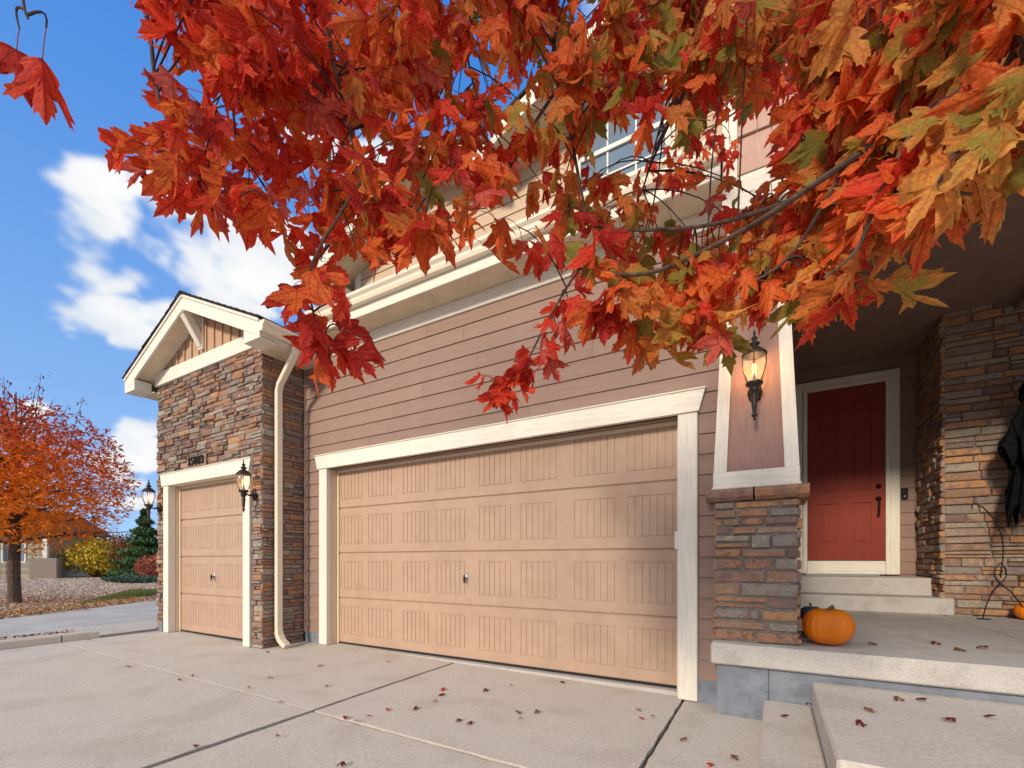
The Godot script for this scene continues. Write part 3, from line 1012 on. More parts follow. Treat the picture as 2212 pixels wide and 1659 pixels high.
	for k in 15:   # corrugated elbow
		var t := k / 14.0
		var a := t * 1.25
		el.append(Vector3(-5.57 + 0.17 * (1 - cos(a)) * 1.2, 0.238 - 0.16 * sin(a) - 0.02 * t, 0.76))
	el.append(Vector3(-5.40, 0.045, 0.76))
	for k in el.size() - 1:
		var f := 0.0 if k % 2 == 0 else 0.006
		strip(p1, [el[k], el[k + 1]], 0.084 + f, 0.064 + f, Vector3(0, 0, 1))
	part(ds, "elbow", p1, mats.metal_cream)
	for y in [0.95, 3.0]:
		bx(ds, "pipe_joint", Vector3(-5.608, y, 0.718), Vector3(-5.543, y + 0.012, 0.802), mats.metal_cream, 0.002)

# K-style gutter: starts at p, runs along d; out points away from the wall; a..b run in metres
func gutter(parent: Node3D, p: Vector3, d: Vector3, out: Vector3, a: float, b: float) -> void:
	var prof := [[0.0, 0.0], [0.0, -0.115], [0.062, -0.115], [0.075, -0.085], [0.078, -0.055], [0.105, -0.03], [0.108, 0.0], [0.098, 0.0], [0.098, -0.018], [0.070, -0.05], [0.066, -0.09], [0.056, -0.107], [0.008, -0.107], [0.008, 0.0]]
	var s := mk()
	var o0 := p + d * a
	var o1 := p + d * b
	for i in prof.size():
		var q: Array = prof[i]
		var r: Array = prof[(i + 1) % prof.size()]
		quad(s, o0 + out * q[0] + Vector3.UP * q[1], o1 + out * q[0] + Vector3.UP * q[1], o1 + out * r[0] + Vector3.UP * r[1], o0 + out * r[0] + Vector3.UP * r[1])
	for o in [o0, o1]:
		for t in [[0, 1, 2], [0, 2, 3], [0, 3, 4], [0, 4, 5], [0, 5, 6]]:
			tri(s, o + out * prof[t[0]][0] + Vector3.UP * prof[t[0]][1], o + out * prof[t[1]][0] + Vector3.UP * prof[t[1]][1], o + out * prof[t[2]][0] + Vector3.UP * prof[t[2]][1])
	part(parent, "gutter", s, mats.metal_cream)

# ------------------------------------------------------------------ the house
func build_house() -> void:
	var h := thing("house", "two storey house with mauve lap siding and wide tan garage door", "house", Vector3.ZERO)
	var zw := 0.325
	# garage front wall with its boards
	var gw := Node3D.new()
	gw.name = "garage_wall"
	h.add_child(gw)
	var s := mk()
	box(s, Vector3(-5.64, 0.14, zw - 0.14), Vector3(-5.20, 2.37, zw))
	box(s, Vector3(-0.65, 0.14, zw - 0.14), Vector3(-0.33, 2.37, zw))
	box(s, Vector3(-5.64, 2.371, zw - 0.14), Vector3(-0.33, 4.02, zw))
	part(gw, "sheathing", s, mats.siding[0])
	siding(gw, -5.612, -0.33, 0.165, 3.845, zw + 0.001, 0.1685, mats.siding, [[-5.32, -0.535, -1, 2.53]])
	bx(gw, "corner_strip", Vector3(-5.642, 0.165, zw + 0.001), Vector3(-5.613, 3.84, zw + 0.027), mats.siding[0], 0.003)
	var fs := mk()
	box(fs, Vector3(-5.64, -0.12, zw - 0.16), Vector3(-5.18, 0.163, zw + 0.008), 0.004)
	part(h, "foundation_wall", fs, mats.foundation)
	bx(h, "foundation_wall", Vector3(-0.64, -0.12, zw - 0.16), Vector3(-0.33, 0.44, zw + 0.008), mats.foundation, 0.004)
	door_trim(h, -5.155, -0.700, 0.155, 0.0, 2.37, 2.545, zw - 0.04, 0.36, 0.176)
	bx(h, "threshold", Vector3(-5.15, -0.07, 0.0), Vector3(-0.705, 0.012, 0.26), mats.porch, 0.01)
	var gd := garage_door(h, -5.152, -0.703, 0.040, 2.456, 0.176, 8)
	gd.set_meta("label", "wide tan sectional garage door")
	door_handle(gd, Vector3(-3.0, 0.945, 0.178))
	# keypad on the right stop
	bx(h, "door_keypad", Vector3(-0.750, 1.24, 0.20), Vector3(-0.703, 1.40, 0.225), mats.white_plastic, 0.006)
	# frieze, soffit, fascia, gutter of the garage eave
	bx(h, "frieze_board", Vector3(-5.64, 3.846, zw + 0.001), Vector3(-0.335, 3.995, zw + 0.03), mats.trim, 0.004)
	var x := -5.62
	while x < -0.4:   # soffit panels
		var x1: float = minf(x + 1.22, -0.345)
		bx(h, "soffit_panel", Vector3(x, 3.997, zw - 0.02), Vector3(x1 - 0.004, 4.012, 0.64), mats.soffit, 0.001)
		x = x1
	bx(h, "eave_fascia", Vector3(-5.2, 3.985, 0.641), Vector3(-0.345, 4.20, 0.665), mats.trim, 0.003)
	gutter(h, Vector3(-5.25, 4.215, 0.667), Vector3.RIGHT, Vector3(0, 0, 1), 0.1, 4.9)
	s = mk()
	hexa(s, [Vector3(-5.6, 4.19, 0.66), Vector3(-0.34, 4.19, 0.66), Vector3(-0.34, 4.21, 0.70), Vector3(-5.6, 4.21, 0.70), Vector3(-5.6, 4.63, -0.4), Vector3(-0.34, 4.63, -0.4), Vector3(-0.34, 4.66, -0.4), Vector3(-5.6, 4.66, -0.4)])
	part(h, "garage_roof", s, mats.roof[1])
	# side and back of the garage block so that no light leaks in
	bx(h, "inner_side_wall", Vector3(-0.33, -0.12, -3.9), Vector3(-0.20, 4.0, zw - 0.15), mats.siding[1], 0)
	bx(h, "inner_back_wall", Vector3(-5.64, -0.12, -4.2), Vector3(-0.335, 4.6, -4.05), mats.siding[1], 0)
	bx(h, "inner_left_wall", Vector3(-5.64, -0.12, -4.04), Vector3(-5.50, 4.6, 0.18), mats.siding[1], 0)
	# upper wall over the garage
	var uz := -0.42
	var up := Node3D.new()
	up.name = "upper_wall"
	h.add_child(up)
	s = mk()
	prism(s, PackedVector2Array([Vector2(-5.45, 4.3), Vector2(-0.33, 4.3), Vector2(-0.33, 6.95), Vector2(-2.7, 6.0), Vector2(-3.95, 6.25), Vector2(-5.45, 5.5)]), -4.0, uz)
	part(up, "sheathing", s, mats.upper)
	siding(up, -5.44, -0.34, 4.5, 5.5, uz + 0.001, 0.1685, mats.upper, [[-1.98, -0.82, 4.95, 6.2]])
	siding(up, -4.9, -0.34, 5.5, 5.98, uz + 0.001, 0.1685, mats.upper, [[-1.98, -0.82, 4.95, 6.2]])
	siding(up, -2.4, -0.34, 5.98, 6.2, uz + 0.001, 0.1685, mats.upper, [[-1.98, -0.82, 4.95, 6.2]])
	bx(up, "corner_board", Vector3(-5.47, 4.4, uz + 0.001), Vector3(-5.36, 5.5, uz + 0.03), mats.trim_v, 0.004)
	bx(up, "belly_band", Vector3(-5.35, 4.70, uz + 0.022), Vector3(-2.2, 4.86, uz + 0.045), mats.trim, 0.004)
	# gables above
	for r in [[Vector2(-6.0, 5.28), Vector2(-3.95, 6.34)], [Vector2(-2.75, 5.80), Vector2(-3.95, 6.34)], [Vector2(-2.72, 5.94), Vector2(0.4, 7.2)]]:
		var a: Vector2 = r[0]
		var b: Vector2 = r[1]
		for q in [["rake_soffit", -0.16, -0.135, -4.2, 0.08, mats.soffit], ["rake_fascia", -0.20, -0.03, 0.081, 0.11, mats.trim], ["roof_deck", 0.0, 0.03, -4.2, 0.125, mats.roof[0]]]:
			s = mk()
			prism(s, PackedVector2Array([a + Vector2(0, q[1]), b + Vector2(0, q[1]), b + Vector2(0, q[2]), a + Vector2(0, q[2])]), q[3], q[4])
			part(h, q[0], s, q[5])
	bx(h, "eave_return", Vector3(-6.02, 5.02, -0.35), Vector3(-5.50, 5.20, 0.10), mats.trim, 0.004)
	# upstairs window
	var win := Node3D.new()
	win.name = "window"
	h.add_child(win)
	var wx0 := -1.85; var wx1 := -0.95; var wy0 := 5.02; var wy1 := 6.15
	bx(win, "pane", Vector3(wx0, wy0, uz + 0.004), Vector3(wx1, wy1, uz + 0.012), mats.pane, 0)
	for f in [[wx0 - 0.1, wx0, wy0 - 0.1, wy1 + 0.1], [wx1, wx1 + 0.1, wy0 - 0.1, wy1 + 0.1], [wx0, wx1, wy0 - 0.1, wy0], [wx0, wx1, wy1, wy1 + 0.1]]:
		bx(win, "frame", Vector3(f[0], f[2], uz + 0.002), Vector3(f[1], f[3], uz + 0.05), mats.trim_v, 0.005)
	bx(win, "meeting_rail", Vector3(wx0 + 0.001, wy0 + 0.53, uz + 0.0125), Vector3(wx1 - 0.001, wy0 + 0.58, uz + 0.04), mats.white_plastic, 0.003)
	for f in [0.33, 0.67]:
		var mx := lerpf(wx0, wx1, f)
		bx(win, "muntin", Vector3(mx - 0.009, wy0 + 0.001, uz + 0.0125), Vector3(mx + 0.009, wy1 - 0.001, uz + 0.022), mats.white_plastic, 0)
	bx(win, "muntin", Vector3(wx0 + 0.001, wy0 + 0.27, uz + 0.023), Vector3(wx1 - 0.001, wy0 + 0.288, uz + 0.028), mats.white_plastic, 0)
	# shingled bay over the porch
	var bz := 0.50
	var bay := Node3D.new()
	bay.name = "shingle_wall"
	h.add_child(bay)
	bx(bay, "sheathing", Vector3(-0.32, 4.06, -3.7), Vector3(3.6, 7.4, bz - 0.03), mats.shingle[1], 0)
	var y := 4.07
	var row := 0
	while y < 6.4:
		var sx := -0.238
		var stop := 2.4
		while sx < stop:
			var sw: float = rng.randf_range(0.12, 0.24)
			s = mk()
			var j: float = rng.randf_range(0, 0.006)
			hexa(s, [Vector3(sx, y, bz - 0.029), Vector3(sx + sw - 0.005, y, bz - 0.029), Vector3(sx + sw - 0.005, y, bz + j), Vector3(sx, y, bz + j), Vector3(sx, y + 0.29, bz - 0.029), Vector3(sx + sw - 0.005, y + 0.29, bz - 0.029), Vector3(sx + sw - 0.005, y + 0.29, bz - 0.018), Vector3(sx, y + 0.29, bz - 0.018)])
			part(bay, "shingle", s, mats.shingle[rng.randi() % 3])
			sx += sw
		y += 0.293
		row += 1
	bx(bay, "corner_board", Vector3(-0.345, 3.79, bz - 0.04), Vector3(-0.24, 7.4, bz + 0.022), mats.trim_v, 0.004)
	bx(bay, "corner_board", Vector3(-0.347, 3.98, 0.0), Vector3(-0.321, 7.4, bz - 0.042), mats.trim_v, 0.003)
	bx(h, "porch_beam", Vector3(-0.239, 3.80, 0.24), Vector3(3.6, 4.055, bz + 0.012), mats.trim, 0.005)
	bx(h, "porch_ceiling", Vector3(-0.2, 3.99, -3.8), Vector3(3.6, 4.05, 0.239), mats.siding[1], 0)
	bx(h, "porch_end_wall", Vector3(3.45, 0.3, -2.6), Vector3(3.6, 4.0, 0.2), mats.siding[1], 0)
	# boxed bay on the porch wall at the right
	bx(h, "bay_box", Vector3(2.26, 3.86, -2.66), Vector3(3.4, 4.4, -2.3), mats.siding[0], 0.005)
	s = mk()
	prism(s, PackedVector2Array([Vector2(2.235, 3.80), Vector2(2.30, 3.76), Vector2(2.60, 4.12), Vector2(2.53, 4.17)]), -2.30, -2.24)
	part(h, "bay_brace", s, mats.trim_v)
	split_chance = 0.16
	# entry recess: back wall, door, stone on the right
	var ez := -3.75
	var ew := Node3D.new()
	ew.name = "entry_wall"
	h.add_child(ew)
	s = mk()
	box(s, Vector3(-0.2, 0.3, ez - 0.14), Vector3(0.42, 4.0, ez))
	box(s, Vector3(1.31, 0.3, ez - 0.14), Vector3(1.8, 4.0, ez))
	box(s, Vector3(0.421, 3.60, ez - 0.14), Vector3(1.309, 4.0, ez))
	part(ew, "sheathing", s, mats.siding[1])
	siding(ew, -0.19, 1.68, 0.96, 3.98, ez + 0.001, 0.1685, mats.siding, [[0.29, 1.445, -1, 3.80]])
	entry_door(h, ez)
	var es := Node3D.new()
	es.name = "entry_stone_wall"
	h.add_child(es)
	bx(es, "mortar_side", Vector3(1.705, 0.3, ez + 0.03), Vector3(1.90, 4.6, -2.70), mats.mortar, 0)
	bx(es, "mortar_front", Vector3(1.9005, 0.3, -2.9), Vector3(3.45, 4.6, -2.70), mats.mortar, 0)
	var wt := [1.2, 0.8, 1.6, 3.0, 1.3, 1.0, 0.6, 3.8, 3.0, 0.6, 1.2, 3.2]
	var a := stones_for(Vector3(1.70, 0, -2.70), Vector3.RIGHT, Vector3(0, 0, 1), 1.7, 0.53, 4.1, Vector2(0.06, 0.105), Vector2(0.17, 0.42), Vector2(0.022, 0.05), 0.012, wt, [])
	var b := stones_for(Vector3(1.705, 0, -3.71), Vector3(0, 0, 1), Vector3.LEFT, 1.05, 0.53, 4.1, Vector2(0.06, 0.105), Vector2(0.14, 0.30), Vector2(0.022, 0.055), 0.010, wt, [])
	a.append_array(b)
	lay_stones(es, a, 298)

func entry_door(h: Node3D, ez: float) -> void:
	var dx0 := 0.432; var dx1 := 1.328; var y0 := 1.15; var y1 := 3.63
	dx0 = 8.1 * tan(deg_to_rad(3.05)); dx1 = 8.1 * tan(deg_to_rad(9.38))
	var d := Node3D.new()
	d.name = "front_door"
	h.add_child(d)
	d.set_meta("label", "red six panel front door")
	var zf := ez + 0.06
	var w := dx1 - dx0
	var cols := [[dx0 + w * 0.17, dx0 + w * 0.41], [dx0 + w * 0.59, dx0 + w * 0.83]]
	var hh := y1 - y0
	var rows := [[y0 + hh * 0.10, y0 + hh * 0.33], [y0 + hh * 0.40, y0 + hh * 0.78], [y0 + hh * 0.85, y0 + hh * 0.915]]
	var g := 0.014
	var xs := [dx0]
	for c in cols:
		for v in [c[0], c[0] + g, c[0] + 3 * g, c[1] - 3 * g, c[1] - g, c[1]]: xs.append(v)
	xs.append(dx1)
	var ys := [y0]
	for r in rows:
		for v in [r[0], r[0] + g, r[0] + 2.2 * g, r[1] - 2.2 * g, r[1] - g, r[1]]: ys.append(v)
	ys.append(y1)
	var depth := func(cx: float, cy: float) -> float:
		for c in cols:
			if cx > c[0] and cx < c[1]:
				for r in rows:
					if cy > r[0] and cy < r[1]:
						if cx < c[0] + g or cx > c[1] - g or cy < r[0] + g or cy > r[1] - g: return zf - 0.016
						if cx < c[0] + 3 * g or cx > c[1] - 3 * g or cy < r[0] + 2.2 * g or cy > r[1] - 2.2 * g: return zf - 0.009
						return zf - 0.001
		return zf
	var s := mk()
	relief(s, xs, ys, depth, zf - 0.045)
	part(d, "door_leaf", s, mats.red_door)
	# hardware
	var hx := dx1 - 0.075
	for q in [["deadbolt", 0.415, 0.033], ["handle_plate", 0.345, 0.034]]:
		s = mk()
		lathe(s, [[0.0, 0.026], [q[2] * 0.6, 0.024], [q[2] * 0.75, 0.012], [q[2], 0.008], [q[2], 0.0]], Vector3.ZERO, 16)
		part(d, q[0], s, mats.black_iron, Transform3D(Basis(Vector3.RIGHT, PI / 2), Vector3(hx, y0 + hh * q[1], zf)))
	s = mk()
	var yy := y0 + hh * 0.345
	tube(s, [Vector3(hx, yy + 0.0, zf + 0.02), Vector3(hx, yy - 0.03, zf + 0.055), Vector3(hx, yy - 0.12, zf + 0.065), Vector3(hx, yy - 0.20, zf + 0.05), Vector3(hx, yy - 0.235, zf + 0.004)], [0.010, 0.011, 0.013, 0.010, 0.012], 8)
	tube(s, [Vector3(hx, yy - 0.235, zf), Vector3(hx, yy - 0.235, zf + 0.012)], [0.026, 0.022], 12)
	part(d, "pull_handle", s, mats.black_iron)
	# frame: inner stop, outer casing, sill
	var fr := Node3D.new()
	fr.name = "door_frame"
	h.add_child(fr)
	for q in [["inner_frame", 0.002, 0.055, ez + 0.0, ez + 0.085], ["outer_casing", 0.056, 0.16, ez + 0.0, ez + 0.055]]:
		bx(fr, q[0], Vector3(dx0 - q[2], 0.951, q[3]), Vector3(dx0 - q[1], y1 + q[1], q[4]), mats.trim_v, 0.005)
		bx(fr, q[0], Vector3(dx1 + q[1], 0.951, q[3]), Vector3(dx1 + q[2], y1 + q[1], q[4]), mats.trim_v, 0.005)
		bx(fr, q[0], Vector3(dx0 - q[2], y1 + q[1] + 0.001, q[3]), Vector3(dx1 + q[2], y1 + q[2], q[4]), mats.trim, 0.005)
	bx(fr, "sill_board", Vector3(dx0 - 0.001, 0.951, ez), Vector3(dx1 + 0.001, y0 - 0.006, ez + 0.08), mats.trim, 0.006)
	bx(fr, "threshold", Vector3(dx0 - 0.001, y0 - 0.0055, ez + 0.0), Vector3(dx1 + 0.001, y0 - 0.0005, ez + 0.10), mats.bronze, 0.001)
	# doorbell
	var db := Node3D.new()
	db.name = "doorbell"
	h.add_child(db)
	var p := spot(1957, 1061, 5.98)
	bx(db, "bell_body", Vector3(1.515, p.y - 0.075, ez + 0.012), Vector3(1.585, p.y + 0.075, ez + 0.05), mats.rubber, 0.008)
	s = mk()
	lathe(s, [[0.0, 0.008], [0.016, 0.007], [0.018, 0.0]], Vector3.ZERO, 12)
	part(db, "bell_button", s, mats.steel, Transform3D(Basis(Vector3.RIGHT, PI / 2), Vector3(1.55, p.y - 0.035, ez + 0.05)))

# ------------------------------------------------------------------ porch, pillar, steps
func build_porch() -> void:
	var p := thing("porch", "grey concrete porch slab with steps on a blue grey foundation", "porch", Vector3.ZERO)
	var zf := 0.60
	bx(p, "porch_floor", Vector3(-0.418, 0.36, -2.60), Vector3(1.675, 0.52, zf), mats.porch, 0.012)
	bx(p, "porch_floor", Vector3(1.683, 0.36, -2.60), Vector3(3.5, 0.52, zf), mats.porch, 0.012)
	bx(p, "foundation_wall", Vector3(-0.38, -0.15, 0.34), Vector3(-0.035, 0.358, 0.54), mats.foundation, 0.005)
	bx(p, "foundation_wall", Vector3(-0.033, -0.15, 0.34), Vector3(3.5, 0.358, 0.538), mats.foundation, 0.005)
	bx(p, "foundation_end", Vector3(-0.376, -0.15, -2.5), Vector3(-0.2, 0.358, 0.338), mats.foundation, 0.004)
	bx(p, "lower_riser", Vector3(-0.195, 0.521, -3.0), Vector3(1.76, 0.715, -2.55), mats.porch, 0.012)
	bx(p, "landing", Vector3(-0.195, 0.523, -3.74), Vector3(1.678, 0.93, -3.002), mats.porch, 0.012)
	var st := thing("garden_steps", "pale concrete steps climbing right along the porch foundation", "steps", Vector3.ZERO)
	bx(st, "low_step", Vector3(-0.064, -0.12, 0.545), Vector3(0.226, 0.125, 2.0), mats.concrete, 0.012)
	bx(st, "high_step", Vector3(0.23, -0.12, 0.545), Vector3(3.4, 0.30, 2.0), mats.concrete, 0.012)
	# pillar
	var c := thing("porch_pillar", "stone porch pillar with white framed tapered column above", "pillar", Vector3.ZERO)
	var x0 := -0.41; var x1 := 0.165; var z1 := 0.47; var z0 := -0.08
	var base := Node3D.new()
	base.name = "stone_base"
	c.add_child(base)
	bx(base, "mortar_core", Vector3(x0 + 0.022, 0.521, z0), Vector3(x1 - 0.022, 1.60, z1 - 0.022), mats.mortar, 0.004)
	var wt := [2.8, 2.2, 2.4, 1.5, 0.8, 0.8, 1.4, 0.7, 2.4, 0.8, 2.2, 0.6]
	var l := stones_for(Vector3(x0 + 0.006, 0, z1 - 0.023), Vector3.RIGHT, Vector3(0, 0, 1), x1 - x0 - 0.012, 0.526, 1.60, Vector2(0.060, 0.105), Vector2(0.10, 0.38), Vector2(0.016, 0.046), 0.020, wt, [])
	l.append_array(stones_for(Vector3(x1 - 0.023, 0, z1 - 0.01), Vector3(0, 0, -1), Vector3.RIGHT, z1 - z0 - 0.02, 0.526, 1.60, Vector2(0.060, 0.105), Vector2(0.10, 0.38), Vector2(0.016, 0.046), 0.020, wt, []))
	l.append_array(stones_for(Vector3(x0 + 0.023, 0, z1 - 0.13), Vector3(0, 0, 1), Vector3.LEFT, 0.12, 0.526, 1.60, Vector2(0.060, 0.105), Vector2(0.1, 0.2), Vector2(0.020, 0.036), 0.020, wt, []))
	lay_stones(base, l, 290)
	var cap := Node3D.new()
	cap.name = "cap"
	c.add_child(cap)
	for q in [[x0 - 0.055, x0 + 0.275, 0], [x0 + 0.287, x1 + 0.055, 2]]:
		var s := mk()
		var n := 7
		# rough faced cap stones, sloping underside
		var rings := []
		for i in n + 1:
			var x: float = lerpf(q[0], q[1], float(i) / n)
			var j: float = rng.randf_range(-0.007, 0.007)
			rings.append([Vector3(x, 1.603, z0 - 0.02), Vector3(x, 1.603 + j * 0.4, z1 + 0.004 + j), Vector3(x, 1.628 + j, z1 + 0.048 + j), Vector3(x, 1.668, z1 + 0.055 - j), Vector3(x, 1.694 + j * 0.3, z1 + 0.040), Vector3(x, 1.694, z0 - 0.02)])
		for i in n:
			for k in 6:
				var m := (k + 1) % 6
				quad(s, rings[i][k], rings[i + 1][k], rings[i + 1][m], rings[i][m])
		for e in [0, n]:
			for k in range(1, 5):
				tri(s, rings[e][0], rings[e][k], rings[e][k + 1])
		part(cap, "cap_stone", s, mats.stone[q[2]])
	# tapered column: core, framing boards, recessed panel
	var col := Node3D.new()
	col.name = "column"
	c.add_child(col)
	var ya := 1.70; var yb := 3.80
	var cx := -0.125
	var wb := 0.285; var wu := 0.195    # half widths
	var zb := z1 + 0.005
	var zt := zb - 0.05
	var core := mk()
	hexa(core, [Vector3(cx - wb + 0.02, ya, z0), Vector3(cx + wb - 0.02, ya, z0), Vector3(cx + wb - 0.02, ya, zb - 0.028), Vector3(cx - wb + 0.02, ya, zb - 0.028),
		Vector3(cx - wu + 0.02, yb, z0 + 0.05), Vector3(cx + wu - 0.02, yb, z0 + 0.05), Vector3(cx + wu - 0.02, yb, zt - 0.028), Vector3(cx - wu + 0.02, yb, zt - 0.028)])
	part(col, "panel", core, mats.panel)
	var tw := 0.092
	for sg in [-1.0, 1.0]:
		var b := mk()
		var xo0: float = cx + sg * wb; var xi0: float = cx + sg * (wb - tw)
		var xo1: float = cx + sg * wu; var xi1: float = cx + sg * (wu - tw * 0.85)
		hexa(b, [Vector3(xo0, ya + 0.13, zb - 0.027), Vector3(xi0, ya + 0.13, zb - 0.027), Vector3(xi0, ya + 0.13, zb), Vector3(xo0, ya + 0.13, zb),
			Vector3(xo1, yb, zt - 0.027), Vector3(xi1, yb, zt - 0.027), Vector3(xi1, yb, zt), Vector3(xo1, yb, zt)])
		part(col, "frame_board", b, mats.trim_v)
		b = mk()   # side boards
		hexa(b, [Vector3(xo0, ya + 0.001, z0), Vector3(xo0 - sg * 0.019, ya + 0.001, z0), Vector3(xo0 - sg * 0.019, ya + 0.001, zb - 0.0275), Vector3(xo0, ya + 0.001, zb - 0.0275),
			Vector3(xo1, yb, z0 + 0.05), Vector3(xo1 - sg * 0.019, yb, z0 + 0.05), Vector3(xo1 - sg * 0.019, yb, zt - 0.0275), Vector3(xo1, yb, zt - 0.0275)])
		part(col, "side_board", b, mats.trim_v)
	bx(col, "base_board", Vector3(cx - wb - 0.004, ya, zb - 0.028), Vector3(cx + wb + 0.004, ya + 0.129, zb + 0.004), mats.trim, 0.005)
	bx(col, "base_lip", Vector3(cx - wb - 0.012, ya - 0.004, zb + 0.0045), Vector3(cx + wb + 0.012, ya + 0.016, zb + 0.014), mats.trim, 0.003)

# ------------------------------------------------------------------ things on the porch
func pumpkin(at: Vector3, r: float, hh: float, label: String, col: Color, turn: float, lobes := 16) -> void:
	var p := thing("pumpkin", label, "pumpkin", at, "pumpkins")
	p.rotation.y = turn
	var s := mk()
	s.set_smooth_group(1)
	var nu := 96
	var nv := 26
	var pt := func(i: int, j: int) -> Vector3:
		var a := TAU * i / nu
		var v := -PI / 2 + PI * j / nv
		var rib := absf(sin(a * lobes / 2.0 + 0.25 * sin(a * 3.0)))
		var k := 1.0 - 0.045 * pow(1.0 - rib, 2.5) * cos(v) + 0.02 * sin(a * 2.0 + 1.0)
		var rr := pow(maxf(cos(v), 0.0), 0.78) * r * k
		var y := hh / 2 + sin(v) * hh / 2 * (1.0 - 0.02 * rib)
		if v > 1.0: y -= (v - 1.0) * (v - 1.0) * 0.28 * hh
		if v < -1.1: y += (v + 1.1) * (v + 1.1) * 0.12 * hh
		return Vector3(cos(a) * rr, y, sin(a) * rr)
	for i in nu:
		for j in nv:
			quad(s, pt.call(i, j), pt.call(i, j + 1), pt.call(i + 1, j + 1), pt.call(i + 1, j))
	var m := matt(col, 0.42, blend_tex(301 + int(r * 1000), 256, 0.012, 0.12, [Color(0.86, 0.82, 0.75), Color(1, 1, 1)], 0.07), v3(2.5))
	part(p, "rind", s, m)
	var t := mk()
	tube(t, [Vector3(0, hh * 0.84, 0), Vector3(0.004, hh * 0.93, 0), Vector3(0.018, hh * 1.00, 0.006), Vector3(0.036, hh * 1.03, 0.01)], [r * 0.16, r * 0.095, r * 0.08, r * 0.10], 7)
	part(p, "stem", t, matt(lin(0.16, 0.12, 0.055), 0.85))

